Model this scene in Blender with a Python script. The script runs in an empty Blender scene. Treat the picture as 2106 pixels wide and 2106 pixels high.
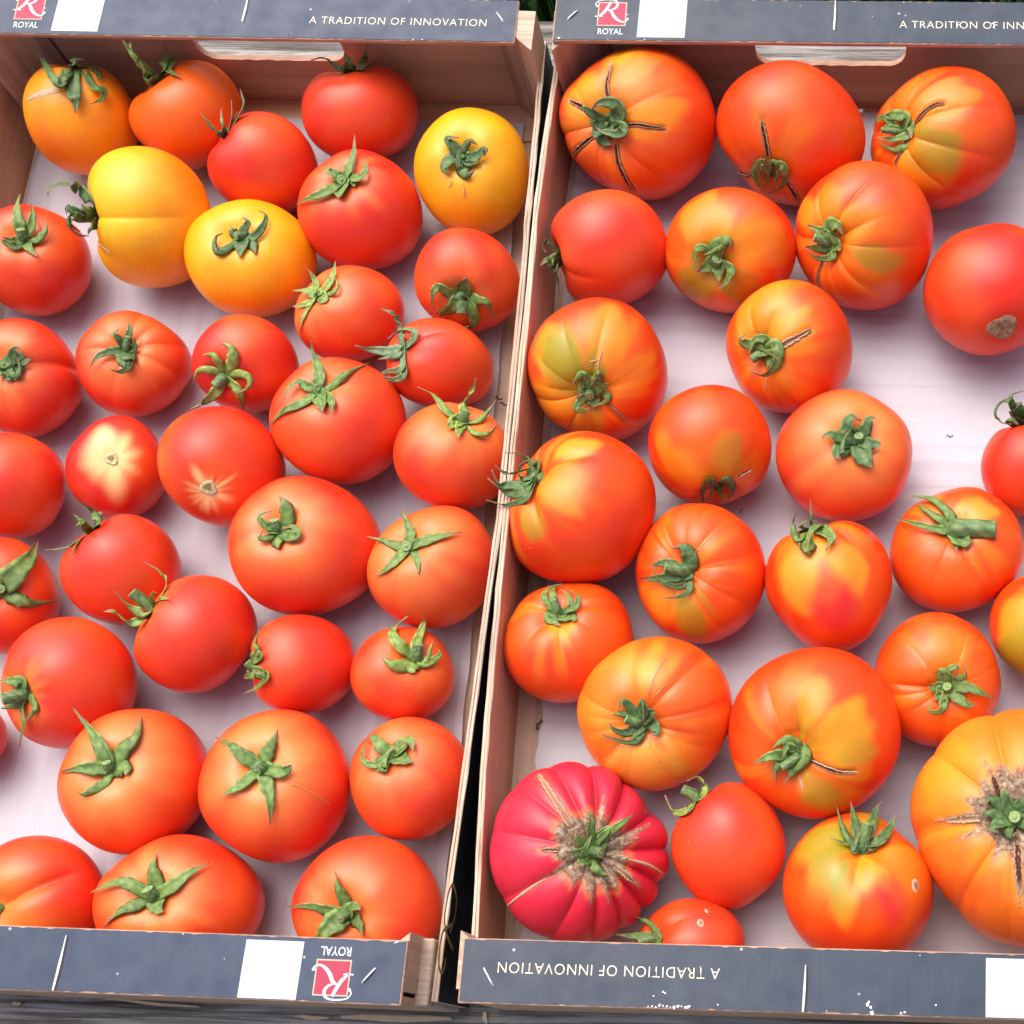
import bpy, math, random
import numpy as np
from mathutils import Vector, Matrix
from mathutils.bvhtree import BVHTree
from mathutils.geometry import tessellate_polygon

# ---------------------------------------------------------------- camera, world, sun, exposure
CAM_LOC=(0.1604, -0.0288, 0.69031); CAM_ROT=(0.291853, 0.020344, 0.030321); LENS=48.4752; SHIFT=(-0.27788, 0.15408)
scene = bpy.context.scene
COL = scene.collection
cam_data = bpy.data.cameras.new("camera")
cam_data.sensor_fit = 'HORIZONTAL'; cam_data.sensor_width = 36
cam_data.lens = LENS; cam_data.shift_x, cam_data.shift_y = SHIFT
cam_data.clip_start = .02; cam_data.clip_end = 200
cam = bpy.data.objects.new("camera", cam_data); COL.objects.link(cam)
cam.location = CAM_LOC; cam.rotation_euler = CAM_ROT
scene.camera = cam
scene.render.resolution_x = 1024; scene.render.resolution_y = 1024

SUN_EL, SUN_AZ = math.radians(62), math.radians(-35)      # azimuth from +Y (far end), towards -X
world = bpy.data.worlds.new("World"); scene.world = world; world.use_nodes = True
wn = world.node_tree.nodes; wl = world.node_tree.links
bg = wn['Background']; bg.inputs['Strength'].default_value = .15
sky = wn.new('ShaderNodeTexSky'); sky.sky_type = 'NISHITA'; sky.sun_disc = False
sky.sun_elevation = SUN_EL; sky.sun_rotation = SUN_AZ
sky.air_density = .6; sky.dust_density = 6.0; sky.ozone_density = 1.0
wl.new(sky.outputs[0], bg.inputs['Color'])
sun_d = bpy.data.lights.new("sun", 'SUN'); sun_d.energy = 1.45; sun_d.angle = math.radians(72); sun_d.color = (1, .965, .93)
sun = bpy.data.objects.new("sun", sun_d); COL.objects.link(sun)
sd = Vector((math.sin(SUN_AZ)*math.cos(SUN_EL), math.cos(SUN_AZ)*math.cos(SUN_EL), math.sin(SUN_EL)))
sun.rotation_euler = sd.to_track_quat('Z', 'Y').to_euler()
scene.view_settings.view_transform = 'Standard'; scene.view_settings.look = 'None'
scene.view_settings.exposure = 0.72; scene.view_settings.gamma = 1

# ---------------------------------------------------------------- helpers
def link(name, mesh, parent=None, mats=(), smooth=False, **props):
    for m in mats: mesh.materials.append(m)
    if smooth: mesh.polygons.foreach_set('use_smooth', [True]*len(mesh.polygons))
    o = bpy.data.objects.new(name, mesh); COL.objects.link(o)
    if parent: o.parent = parent
    for k, v in props.items(): o[k] = v
    return o
def thing(name, label, category, loc=(0, 0, 0), rz=0, group=None):
    o = bpy.data.objects.new(name, None); COL.objects.link(o); o.empty_display_size = .01
    o.location = loc; o.rotation_euler = (0, 0, rz); o['label'] = label; o['category'] = category
    if group: o['group'] = group
    return o
def mesh(verts, faces, name="m"):
    m = bpy.data.meshes.new(name); m.from_pydata([tuple(v) for v in verts], [], [tuple(f) for f in faces]); m.update(); return m
def box_data(x0, y0, z0, x1, y1, z1, b=.0004):
    """a box with tiny chamfers along its vertical and horizontal edges"""
    V = []; F = []
    xs, ys, zs = (x0, x1), (y0, y1), (z0, z1)
    idx = {}
    for i in (0, 1):
        for j in (0, 1):
            for k in (0, 1):
                sx, sy, sz = (1, -1)[i], (1, -1)[j], (1, -1)[k]
                for a in range(3):
                    p = [xs[i]+sx*b, ys[j]+sy*b, zs[k]+sz*b]; p[a] = (xs[i], ys[j], zs[k])[a]
                    idx[(i, j, k, a)] = len(V); V.append(p)
    g = lambda i, j, k, a: idx[(i, j, k, a)]
    for s in (0, 1):
        F.append([g(s, 0, 0, 0), g(s, 1, 0, 0), g(s, 1, 1, 0), g(s, 0, 1, 0)][::(-1 if s == 0 else 1)])
        F.append([g(0, s, 0, 1), g(0, s, 1, 1), g(1, s, 1, 1), g(1, s, 0, 1)][::(-1 if s == 0 else 1)])
        F.append([g(0, 0, s, 2), g(1, 0, s, 2), g(1, 1, s, 2), g(0, 1, s, 2)][::(-1 if s == 0 else 1)])
    for s in (0, 1):
        for t in (0, 1):
            F.append([g(s, t, 0, 0), g(s, t, 1, 0), g(s, t, 1, 1), g(s, t, 0, 1)])
            F.append([g(s, 0, t, 0), g(s, 1, t, 0), g(s, 1, t, 2), g(s, 0, t, 2)])
            F.append([g(0, s, t, 1), g(1, s, t, 1), g(1, s, t, 2), g(0, s, t, 2)])
    for i in (0, 1):
        for j in (0, 1):
            for k in (0, 1): F.append([g(i, j, k, 0), g(i, j, k, 1), g(i, j, k, 2)])
    return V, F
def fix(me):
    import bmesh
    bm = bmesh.new(); bm.from_mesh(me); bmesh.ops.recalc_face_normals(bm, faces=bm.faces); bm.to_mesh(me); bm.free(); return me
def box(name, x0, y0, z0, x1, y1, z1, parent, mats, b=.0004, **kw):
    return link(name, fix(mesh(*box_data(x0, y0, z0, x1, y1, z1, b), name)), parent, mats, **kw)
def catmull(P, n):
    P = [np.array(p, float) for p in P]; P = [2*P[0]-P[1]]+P+[2*P[-1]-P[-2]]
    out = []; m = len(P)-3
    for q in range(n+1):
        t = q/n*m; i = min(int(t), m-1); t -= i
        a, b, c, d = P[i:i+4]
        out.append(.5*((2*b)+(c-a)*t+(2*a-5*b+4*c-d)*t*t+(3*b-a-3*c+d)*t**3))
    return np.array(out)
def vcol(me, name, vals):
    at = me.attributes.new(name, 'FLOAT_COLOR', 'POINT'); v = np.ones((len(me.vertices), 4), np.float32); v[:, :vals.shape[1]] = vals
    at.data.foreach_set('color', v.ravel())

# ---------------------------------------------------------------- materials
def mat(name):
    m = bpy.data.materials.new(name); m.use_nodes = True
    nt = m.node_tree; return m, nt, nt.nodes['Principled BSDF']
def N(nt, typ, **kw):
    n = nt.nodes.new(typ)
    for k, v in kw.items():
        if k in n.inputs.keys(): n.inputs[k].default_value = v
        else: setattr(n, k, v)
    return n
def ramp(nt, src, stops):
    r = nt.nodes.new('ShaderNodeValToRGB'); e = r.color_ramp.elements
    while len(e) > 1: e.remove(e[-1])
    e[0].position = stops[0][0]; e[0].color = (*stops[0][1], 1)
    for p, c in stops[1:]:
        q = e.new(p); q.color = (*c, 1)
    nt.links.new(src, r.inputs[0]); return r
def mixc(nt, a, b, f, mode='MIX'):
    m = nt.nodes.new('ShaderNodeMix'); m.data_type = 'RGBA'; m.blend_type = mode
    for s, v in ((m.inputs[0], f), (m.inputs[6], a), (m.inputs[7], b)):
        if hasattr(v, 'links'): nt.links.new(v, s)
        else: s.default_value = v if isinstance(v, (int, float)) else (*v[:3], 1)
    return m.outputs[2]
def objco(nt, scale=(1, 1, 1), rot=(0, 0, 0)):
    tc = nt.nodes.new('ShaderNodeTexCoord'); mp = nt.nodes.new('ShaderNodeMapping')
    mp.inputs['Scale'].default_value = scale; mp.inputs['Rotation'].default_value = rot
    nt.links.new(tc.outputs['Object'], mp.inputs[0]); return mp.outputs[0]
def noise(nt, co, scale, detail=4, rough=.5, dist=0):
    n = N(nt, 'ShaderNodeTexNoise', Scale=scale, Detail=detail, Roughness=rough, Distortion=dist); nt.links.new(co, n.inputs['Vector']); return n.outputs['Fac']
def bump(nt, b, h, strength, dist=.001):
    bp = N(nt, 'ShaderNodeBump', Strength=strength, Distance=dist); nt.links.new(h, bp.inputs['Height']); nt.links.new(bp.outputs[0], b.inputs['Normal'])

def skin_material():
    m, nt, b = mat('tomato_skin'); L = nt.links
    at = N(nt, 'ShaderNodeAttribute', attribute_name='pigment'); ck = N(nt, 'ShaderNodeAttribute', attribute_name='cork')
    co = objco(nt)
    n1 = noise(nt, co, 1400, 3, .6); n2 = noise(nt, co, 60, 4)
    c = mixc(nt, at.outputs['Color'], ramp(nt, n1, [(.3, (.75, .68, .66)), (.7, (1.10, 1.25, 1.3))]).outputs[0], .5, 'MULTIPLY')
    c = mixc(nt, c, ramp(nt, n2, [(.3, (.94, .84, .84)), (.7, (1.05, 1.15, 1.1))]).outputs[0], .6, 'MULTIPLY')
    # sparse pale flecks in the skin
    vo = N(nt, 'ShaderNodeTexVoronoi', Scale=190.); L.new(co, vo.inputs['Vector'])
    fl = ramp(nt, vo.outputs['Distance'], [(.05, (1, 1, 1)), (.10, (0, 0, 0))])
    sel = ramp(nt, noise(nt, co, 70, 1), [(.60, (0, 0, 0)), (.66, (.55, .55, .55))])
    f = mixc(nt, fl.outputs[0], sel.outputs[0], 1., 'MULTIPLY')
    c = mixc(nt, c, (.85, .35, .2), f)
    # corky tissue
    cn = noise(nt, co, 420, 6, .7, .6)
    cork = ramp(nt, cn, [(.3, (.12, .055, .03)), (.46, (.30, .18, .11)), (.58, (.50, .37, .25)), (.72, (.75, .62, .46))])
    c = mixc(nt, c, cork.outputs[0], ck.outputs['Fac'])
    L.new(c, b.inputs['Base Color'])
    r = N(nt, 'ShaderNodeMath', operation='MULTIPLY_ADD'); L.new(ck.outputs['Fac'], r.inputs[0]); r.inputs[1].default_value = .4
    rr = ramp(nt, noise(nt, co, 45, 3), [(.3, (.30, .30, .30)), (.7, (.42, .42, .42))]); L.new(rr.outputs[0], r.inputs[2]); L.new(r.outputs[0], b.inputs['Roughness'])
    b.inputs['Subsurface Weight'].default_value = .12; b.inputs['Subsurface Radius'].default_value = (1, .25, .1); b.inputs['Subsurface Scale'].default_value = .004
    b.inputs['Specular IOR Level'].default_value = .42
    h = N(nt, 'ShaderNodeMath', operation='MULTIPLY'); L.new(cn, h.inputs[0]); L.new(ck.outputs['Fac'], h.inputs[1])
    h2 = N(nt, 'ShaderNodeMath', operation='MULTIPLY_ADD'); L.new(n1, h2.inputs[0]); h2.inputs[1].default_value = .015; L.new(h.outputs[0], h2.inputs[2])
    bump(nt, b, h2.outputs[0], 1., .0018)
    return m
def leaf_material(name, dark, light, tip):
    m, nt, b = mat(name); L = nt.links; co = objco(nt)
    at = N(nt, 'ShaderNodeAttribute', attribute_name='leaf')
    sp = nt.nodes.new('ShaderNodeSeparateColor'); L.new(at.outputs['Color'], sp.inputs[0])
    n = noise(nt, co, 260, 5, .6)
    c = ramp(nt, n, [(.34, dark), (.66, light)]).outputs[0]
    c = mixc(nt, c, [min(1, 1.7*v+.03) for v in light], sp.outputs['Green'])       # pale rim and midrib
    t = ramp(nt, sp.outputs['Red'], [(.72, (0, 0, 0)), (.97, (1, 1, 1))])
    c = mixc(nt, c, tip, t.outputs[0])
    L.new(c, b.inputs['Base Color']); b.inputs['Roughness'].default_value = .55
    b.inputs['Subsurface Weight'].default_value = .1; b.inputs['Subsurface Scale'].default_value = .001
    bump(nt, b, noise(nt, co, 1500, 4, .6), .5, .0004)
    return m
def attr_material(name, rough=.6, bmp=.4, scale=900):
    m, nt, b = mat(name); at = N(nt, 'ShaderNodeAttribute', attribute_name='pigment'); co = objco(nt)
    n = noise(nt, co, scale, 4, .6)
    nt.links.new(mixc(nt, at.outputs['Color'], ramp(nt, n, [(.3, (.6, .55, .5)), (.7, (1.15, 1.15, 1.15))]).outputs[0], .7, 'MULTIPLY'), b.inputs['Base Color'])
    b.inputs['Roughness'].default_value = rough; bump(nt, b, n, bmp, .0006); return m
def wood_material(name, c0, c1, c2, along='Y', scale=1., rough=.7, stain=(.05, .03, .02), stain_amt=.4, fibre=1.):
    m, nt, b = mat(name); L = nt.links
    s = {'Y': (1, .04, 1), 'X': (.04, 1, 1), 'Z': (1, 1, .05)}[along]
    co = objco(nt, s); co2 = objco(nt)
    g = noise(nt, co, 420*scale, 6, .65, .3); g2 = noise(nt, co, 70*scale, 3, .5, .8)
    c = ramp(nt, g, [(.25, c0), (.5, c1), (.75, c2)]).outputs[0]
    c = mixc(nt, c, ramp(nt, g2, [(.3, (.72, .68, .66)), (.7, (1.1, 1.1, 1.1))]).outputs[0], .8, 'MULTIPLY')
    st = ramp(nt, noise(nt, co2, 22, 6, .6), [(.5, (0, 0, 0)), (.75, (stain_amt,)*3)])
    c = mixc(nt, c, stain, st.outputs[0])
    L.new(c, b.inputs['Base Color']); b.inputs['Roughness'].default_value = rough
    bump(nt, b, g, .5*fibre, .0006); return m
def print_material(name, base, dust, rough=.33):
    """dark coated print of the crate boards, with dust, scuffs and pale specks"""
    m, nt, b = mat(name); L = nt.links; co = objco(nt); cs = objco(nt, (1, .25, 1), (0, 0, .7))
    d = ramp(nt, noise(nt, co, 38, 6, .65), [(.35, (0, 0, 0)), (.75, (.55, .55, .55))])
    c = mixc(nt, base, dust, d.outputs[0])
    sc = ramp(nt, noise(nt, cs, 160, 8, .75, 1.5), [(.66, (0, 0, 0)), (.75, (.45, .45, .45))])
    c = mixc(nt, c, [v*1.6+.03 for v in dust], sc.outputs[0])
    vo = N(nt, 'ShaderNodeTexVoronoi', Scale=95.); L.new(co, vo.inputs['Vector'])
    fl = ramp(nt, vo.outputs['Distance'], [(.045, (1, 1, 1)), (.075, (0, 0, 0))]); sel = ramp(nt, noise(nt, co, 40, 1), [(.52, (0, 0, 0)), (.6, (.7, .7, .7))])
    c = mixc(nt, c, (.55, .55, .56), mixc(nt, fl.outputs[0], sel.outputs[0], 1., 'MULTIPLY'))
    L.new(c, b.inputs['Base Color'])
    b.inputs['Specular IOR Level'].default_value = .38
    rr = ramp(nt, noise(nt, co, 90, 5), [(.3, (rough-.04,)*3), (.7, (rough+.15,)*3)]); L.new(rr.outputs[0], b.inputs['Roughness'])
    bump(nt, b, noise(nt, objco(nt, (1, .08, 1)), 500, 3), .12, .0005); return m
def flat_material(name, col, rough=.5, metal=0., var=.15, scale=300):
    m, nt, b = mat(name); n = noise(nt, objco(nt), scale, 4)
    b.inputs['Specular IOR Level'].default_value = .3
    nt.links.new(mixc(nt, [v*(1-var) for v in col], [min(1, v*(1+var)) for v in col], n), b.inputs['Base Color'])
    b.inputs['Roughness'].default_value = rough; b.inputs['Metallic'].default_value = metal; return m
def paper_material(name, along):
    m, nt, b = mat(name); L = nt.links; co = objco(nt)
    big = noise(nt, co, 9, 3); fine = noise(nt, co, 700, 4)
    c = mixc(nt, ramp(nt, big, [(.3, (.46, .45, .505)), (.7, (.54, .53, .58))]).outputs[0], ramp(nt, fine, [(.3, (.95, .94, .95)), (.7, (1, 1, 1))]).outputs[0], 1., 'MULTIPLY')
    L.new(c, b.inputs['Base Color']); b.inputs['Roughness'].default_value = .62
    s = (1, .03, 1) if along == 'Y' else (.03, 1, 1)
    st = noise(nt, objco(nt, s), 110, 3, .5, .2)
    bump(nt, b, st, .6, .0022); return m

M = {}
M['skin'] = skin_material()
M['green'] = leaf_material('calyx_green', (.055, .110, .022), (.17, .265, .055), (.30, .16, .09))
M['dark'] = leaf_material('calyx_dark_green', (.034, .075, .022), (.11, .19, .05), (.25, .14, .08))
M['grey'] = leaf_material('calyx_grey_green', (.06, .115, .05), (.18, .27, .12), (.40, .25, .16))
M['pale'] = leaf_material('calyx_pale_green', (.10, .175, .03), (.28, .38, .08), (.36, .2, .12))
M['stub'] = leaf_material('stem_green', (.05, .10, .03), (.14, .22, .07), (.14, .22, .07))
M['cut'] = flat_material('stem_cut_end', (.24, .33, .12), .7, 0, .45, 1200)
M['scar'] = attr_material('corky_scar', .75, .8, 1500)
M['wood'] = wood_material('plywood_brown', (.50, .31, .18), (.58, .37, .225), (.64, .43, .27), 'Y', .35, fibre=.3, stain_amt=.25)
M['woodx'] = wood_material('plywood_brown_cross', (.50, .30, .17), (.58, .37, .22), (.64, .42, .26), 'X', .35, fibre=.3, stain_amt=.25)
M['edge'] = wood_material('plywood_raw_edge', (.46, .32, .21), (.66, .51, .38), (.80, .67, .54), 'Y', 1.2, .8)
M['edgex'] = wood_material('plywood_raw_edge_cross', (.34, .17, .10), (.52, .32, .22), (.66, .46, .34), 'X', 1.2, .8)
M['post'] = wood_material('corner_post_wood', (.34, .22, .14), (.48, .33, .22), (.60, .44, .31), 'Z', .5)
M['postx'] = wood_material('corner_post_grey_end', (.30, .21, .14), (.50, .38, .27), (.68, .56, .43), 'X', 1.3)
M['slat'] = wood_material('floor_slat_wood', (.40, .27, .19), (.56, .42, .32), (.66, .53, .42), 'Y', .5)
M['printL'] = print_material('blue_black_print', (.008, .024, .062), (.022, .052, .10))
M['printR'] = print_material('grey_black_print', (.013, .026, .050), (.036, .056, .085))
M['printside'] = print_material('black_side_print', (.008, .008, .010), (.03, .03, .034), .5)
M['white'] = flat_material('white_print', (.50, .56, .60), .45, 0, .04)
M['cream'] = flat_material('cream_gold_lettering', (.74, .68, .50), .4, 0, .12)
M['red'] = flat_material('crimson_print', (.36, .018, .055), .4, 0, .06)
M['gold'] = flat_material('gold_print', (.36, .28, .12), .5, .1, .1)
M['rosegold'] = flat_material('pale_gold_print', (.50, .33, .25), .4, .2, .1)
M['steel'] = flat_material('staple_steel', (.62, .64, .68), .35, .7, .15)
M['crease'] = flat_material('pale_crease', (.62, .62, .64), .5, 0, .2)
M['dust'] = flat_material('white_residue', (.82, .82, .82), .8, 0, .05)
M['paperL'] = paper_material('liner_paper', 'Y'); M['paperR'] = paper_material('liner_paper_cross', 'X')
M['debris'] = flat_material('dry_stalk', (.06, .03, .02), .8)
M['grass'] = flat_material('grass_green', (.02, .05, .015), .7, 0, .5, 60)
M['blade'] = flat_material('grass_blade', (.03, .075, .02), .6, 0, .5, 200)
M['soil'] = flat_material('meadow_soil', (.035, .05, .018), .9, 0, .4, 8)
M['splinter'] = flat_material('pale_splinter', (.42, .32, .22), .8, 0, .2)

def table_material():
    m, nt, b = mat('weathered_grey_wood'); L = nt.links; co = objco(nt, (.035, 1, 1)); co2 = objco(nt)
    g = noise(nt, co, 260, 8, .7, .5); g2 = noise(nt, co, 60, 4, .6, 1.)
    c = ramp(nt, g, [(.30, (.022, .016, .012)), (.44, (.16, .145, .13)), (.56, (.38, .37, .36)), (.8, (.52, .52, .52))]).outputs[0]
    c = mixc(nt, c, ramp(nt, g2, [(.3, (.45, .42, .4)), (.65, (1.1, 1.1, 1.1))]).outputs[0], .85, 'MULTIPLY')
    c = mixc(nt, c, (.07, .05, .04), ramp(nt, noise(nt, co2, 14, 5, .6), [(.45, (0, 0, 0)), (.8, (.7, .7, .7))]).outputs[0])
    L.new(c, b.inputs['Base Color']); b.inputs['Roughness'].default_value = .85; b.inputs['Specular IOR Level'].default_value = .2
    bump(nt, b, g, .9, .0025); return m
M['table'] = table_material()

# ---------------------------------------------------------------- setting: ground, table
def sheet(name, x0, y0, x1, y1, z, m, nx=1, ny=1, **kw):
    V = [(x0+(x1-x0)*i/nx, y0+(y1-y0)*j/ny, z) for j in range(ny+1) for i in range(nx+1)]
    F = [(j*(nx+1)+i, j*(nx+1)+i+1, (j+1)*(nx+1)+i+1, (j+1)*(nx+1)+i) for j in range(ny) for i in range(nx)]
    return link(name, mesh(V, F, name), None, [m], **kw)
sheet('ground', -60, -60, 60, 60, -.76, M['soil'], kind='structure')
def grass():
    r = random.Random(5); V = []; F = []
    for q in range(9000):
        x = r.uniform(-.9, .9); y = r.uniform(.62, 1.9); h = r.uniform(.05, .16); a = r.uniform(0, 6.28); w = r.uniform(.004, .010)
        lx_, ly_ = r.uniform(-.06, .06), r.uniform(-.06, .06); i = len(V)
        dx, dy = math.cos(a)*w, math.sin(a)*w
        V += [(x-dx, y-dy, -.76), (x+dx, y+dy, -.76), (x+dx*.7+lx_*.4, y+dy*.7+ly_*.4, -.76+h*.6), (x-dx*.7+lx_*.4, y-dy*.7+ly_*.4, -.76+h*.6), (x+lx_, y+ly_, -.76+h)]
        F += [(i, i+1, i+2, i+3), (i+3, i+2, i+4)]
    link('grass', mesh(V, F, 'grass'), None, [M['blade']], kind='stuff', label='dark green grass below the far edge of the table', category='grass')
grass()
TZ = -.0065
def table():
    t = thing('wooden_table', 'weathered grey plank table the two crates stand on', 'table', (-.03, .2, -.76))
    r = random.Random(3); y = -.38; spans = []
    edges = [-.30, -.165, -.030, .102, .235, .368, .498, .5980]
    for a, b_ in zip(edges[:-1], edges[1:]):
        me = fix(mesh(*box_data(-.75, a+.002-.2, .76+TZ-.022, .75, b_-.002-.2, .76+TZ+r.uniform(-.0008, .0), .0015), 'plank'))
        link('plank', me, t, [M['table']])
    for sx in (-1, 1):
        for sy in (-.42, .34):
            box('leg', sx*.65-.03, sy-.03+.0, 0, sx*.65+.03, sy+.03, .76+TZ-.0225, t, [M['table']], .002)
table()

# ---------------------------------------------------------------- crates
W, LC, H, HW, PD = .300, .533, .0796, .0531, .0279
TP = .0028                                              # plate thickness
X = lambda v: v/1126*W
def ribbon2d(pts, widths, z, n=14):
    """flat lettering stroke in the plane of a plate"""
    P = catmull([(x, y, 0) for x, y in pts], n*(len(pts)-1)); V = []; F = []
    ws = np.interp(np.linspace(0, 1, len(P)), np.linspace(0, 1, len(widths)), widths)
    for i, p in enumerate(P):
        d = P[min(i+1, len(P)-1)]-P[max(i-1, 0)]; d /= max(np.linalg.norm(d), 1e-9)
        nn = np.array([-d[1], d[0], 0])*ws[i]/2
        V += [tuple(p+nn+(0, 0, z)), tuple(p-nn+(0, 0, z))]
        if i: F.append((2*i-2, 2*i-1, 2*i+1, 2*i))
    return V, F
def join(parts):
    V = []; F = []
    for v, f in parts:
        o = len(V); V += [tuple(q) for q in v]; F += [tuple(i+o for i in g) for g in f]
    return V, F
def disc2d(x, y, r, z, n=14):
    return [(x+r*math.cos(a*6.2832/n), y+r*math.sin(a*6.2832/n), z) for a in range(n)], [tuple(range(n))]
def solid(V, F, th):
    """give flat print a hair of thickness downwards"""
    n = len(V); return V, F
def text_mesh(body, size, x0, x1, y, z, space=1.05, thick=-.00006):
    c = bpy.data.curves.new('lettering', 'FONT'); c.body = body; c.size = size; c.resolution_u = 3; c.space_character = space; c.offset = thick
    o = bpy.data.objects.new('lettering', c); COL.objects.link(o); bpy.context.view_layer.update()
    me = bpy.data.meshes.new_from_object(o.evaluated_get(bpy.context.evaluated_depsgraph_get())); bpy.data.objects.remove(o)
    co = np.array([v.co[:] for v in me.vertices]); mn = co.min(0); mx = co.max(0)
    co[:, 0] = x0+(co[:, 0]-mn[0])/(mx[0]-mn[0])*(x1-x0); co[:, 1] = y+(co[:, 1]-mn[1]); co[:, 2] = z
    me.vertices.foreach_set('co', co.ravel()); me.update(); return me
def letter_R(x0, y0, s, z):
    """ornate capital R; x0,y0 lower left of its square, s its side"""
    q = lambda pts: [(x0+(a-735)/190*s, y0+(200-b)/170*s) for a, b in pts]
    k = s/190
    S = [ribbon2d(q([(818, 28), (797, 70), (775, 105), (740, 134)]), [16*k, 20*k, 20*k, 8*k], z),
         ribbon2d(q([(716, 132), (745, 134), (772, 131)]), [8*k, 9*k, 8*k], z),
         ribbon2d(q([(728, 62), (718, 44), (736, 22), (775, 14), (820, 14), (853, 26), (862, 52), (845, 76), (812, 88), (792, 86)]), [12*k, 7*k, 8*k, 9*k, 10*k, 15*k, 18*k, 14*k, 8*k, 5*k], z),
         ribbon2d(q([(800, 84), (826, 100), (842, 128), (868, 156), (902, 172), (930, 166), (938, 152)]), [10*k, 20*k, 22*k, 18*k, 12*k, 7*k, 8*k], z+.00004)]
    S += [disc2d(*q([(729, 62)])[0], 9*k, z+.00008), disc2d(*q([(934, 152)])[0], 10*k, z+.00008)]
    return join(S)
def lerp_poly(P, y):
    ys = [p[1] for p in P]; xs = [p[0] for p in P]; o = np.argsort(ys)
    return float(np.interp(y, np.array(ys)[o], np.array(xs)[o]))
def wall(name, inner_top, parent, side, mt_in, mt_top, mt_out, th=.0032, lean=0.):
    """long side board, bowed as its top edge polyline; side=+1: outside is +x"""
    n = 40; r = random.Random(hash(name) % 97 if False else int(abs(inner_top[0][0])*1e4)); V = []; F = []
    # three plies at the rough top edge: inner, groove, outer
    sec = [(0, -.0035), (0, HW-.0006), (.0004, HW), (th*.42, HW), (th*.48, HW-.0009), (th*.54, HW-.0001), (th-.0004, HW-.0001), (th, HW-.0007), (th, -.0035)]
    for j in range(n+1):
        y = .0035+(LC-.007)*j/n; x = lerp_poly(inner_top, y)
        jit = [r.uniform(-.00022, .00022) for _ in sec]; jz = [r.uniform(-.00035, .00025) for _ in sec]
        for q, (dx, z) in enumerate(sec):
            xx = x+side*dx+lean*(HW-z)*(-side)
            e = 1 if 1 <= q <= 7 else 0
            V.append((xx+jit[q]*e, y, z+jz[q]*e))
        if j:
            a = (j-1)*9; b_ = j*9
            for q in range(8): F.append((a+q, a+q+1, b_+q+1, b_+q))
            F.append((a+8, a, b_, b_+8))
    F.append(tuple(range(9))); F.append(tuple(range(n*9, n*9+9)))
    me = fix(mesh(V, F, name)); o = link(name, me, parent, [mt_in, mt_top, mt_out])
    mi = [0]*len(me.polygons)
    for p in me.polygons:
        s = p.index % 9 if p.index < 9*n else 1
        mi[p.index] = 0 if s == 0 else 2 if s == 7 else 1
    me.polygons.foreach_set('material_index', mi); return o
def tri_post(parent, cx, cy, dx, dy, z1, leg=.0255):
    """triangular corner post with its right angle at (cx,cy), legs towards dx, dy; split, fibrous faces"""
    r = random.Random(int(cx*1e4)+int(cy*1e3)); V = []; F = []; n = 9
    outline = [(0, 0), (leg, 0), (leg*.80, leg*.20), (leg*.55, leg*.45), (leg*.3, leg*.7), (0, leg)]
    off = [0]+[r.uniform(-.0006, .0006) for _ in outline[1:]]
    for j in range(n+1):
        z = -.0015+(z1+.0015)*j/n
        for (a, b_), o_ in zip(outline, off):
            a2 = a+o_+r.uniform(-.0001, .0001); V.append((cx+dx*a2, cy+dy*(b_+o_), z+(r.uniform(-.0006, .0004) if j == n else 0)))
        if j:
            m = len(outline)
            for q in range(m): F.append(((j-1)*m+q, (j-1)*m+(q+1) % m, j*m+(q+1) % m, j*m+q))
    m = len(outline); F.append(tuple(range(m))); F.append(tuple(range(n*m, n*m+m)))
    me = fix(mesh(V, F, 'corner_post')); o = link('corner_post', me, parent, [M['post'], M['postx']])
    me.polygons[len(me.polygons)-1].material_index = 1; return o
def end_board(parent, y0, y1, hole):
    """end board with (far) or without a hand hole; outer faces printed"""
    zt = H-TP-.0002
    if not hole:
        return box('end_board', .001, y0, -.0015, W-.001, y1, zt, parent, [M['woodx']])
    x0, x1, zb, R = .107, .192, .0350, .010
    r = random.Random(9)
    out = [(.001, -.0015), (W-.001, -.0015), (W-.001, zt), (.001, zt)]
    hz = zt-.004; inn = []
    def arc(cx, cz, a0, a1, n=7):
        return [(cx+R*math.cos(a0+(a1-a0)*i/n), cz+R*math.sin(a0+(a1-a0)*i/n)) for i in range(n+1)]
    inn += arc(x0+R, zb+R, -math.pi, -math.pi/2)
    inn += [(x0+R+(x1-x0-2*R)*i/16, zb+r.uniform(-.0004, .0005)) for i in range(1, 16)]
    inn += arc(x1-R, zb+R, -math.pi/2, 0)+arc(x1-R, hz-R, 0, math.pi/2)+arc(x0+R, hz-R, math.pi/2, math.pi)
    loops = [[Vector((a, b_, 0)) for a, b_ in out], [Vector((a, b_, 0)) for a, b_ in inn]]
    tri = tessellate_polygon(loops); P = out+inn; V = []; F = []
    for yy in (y0, y1): V += [(a, yy, b_) for a, b_ in P]
    k = len(P)
    for t in tri: F.append(tuple(t)); F.append(tuple(i+k for i in t[::-1]))
    nf = len(F)
    for lo, hi in ((0, 4), (4, k)):
        m_ = hi-lo
        for i in range(m_):
            a = lo+i; b_ = lo+(i+1) % m_; F.append((a, b_, b_+k, a+k))
    me = fix(mesh(V, F, 'end_board')); o = link('end_board', me, parent, [M['woodx'], M['edgex']])
    for p in me.polygons:
        if p.index >= nf: p.material_index = 1
    return o
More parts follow.
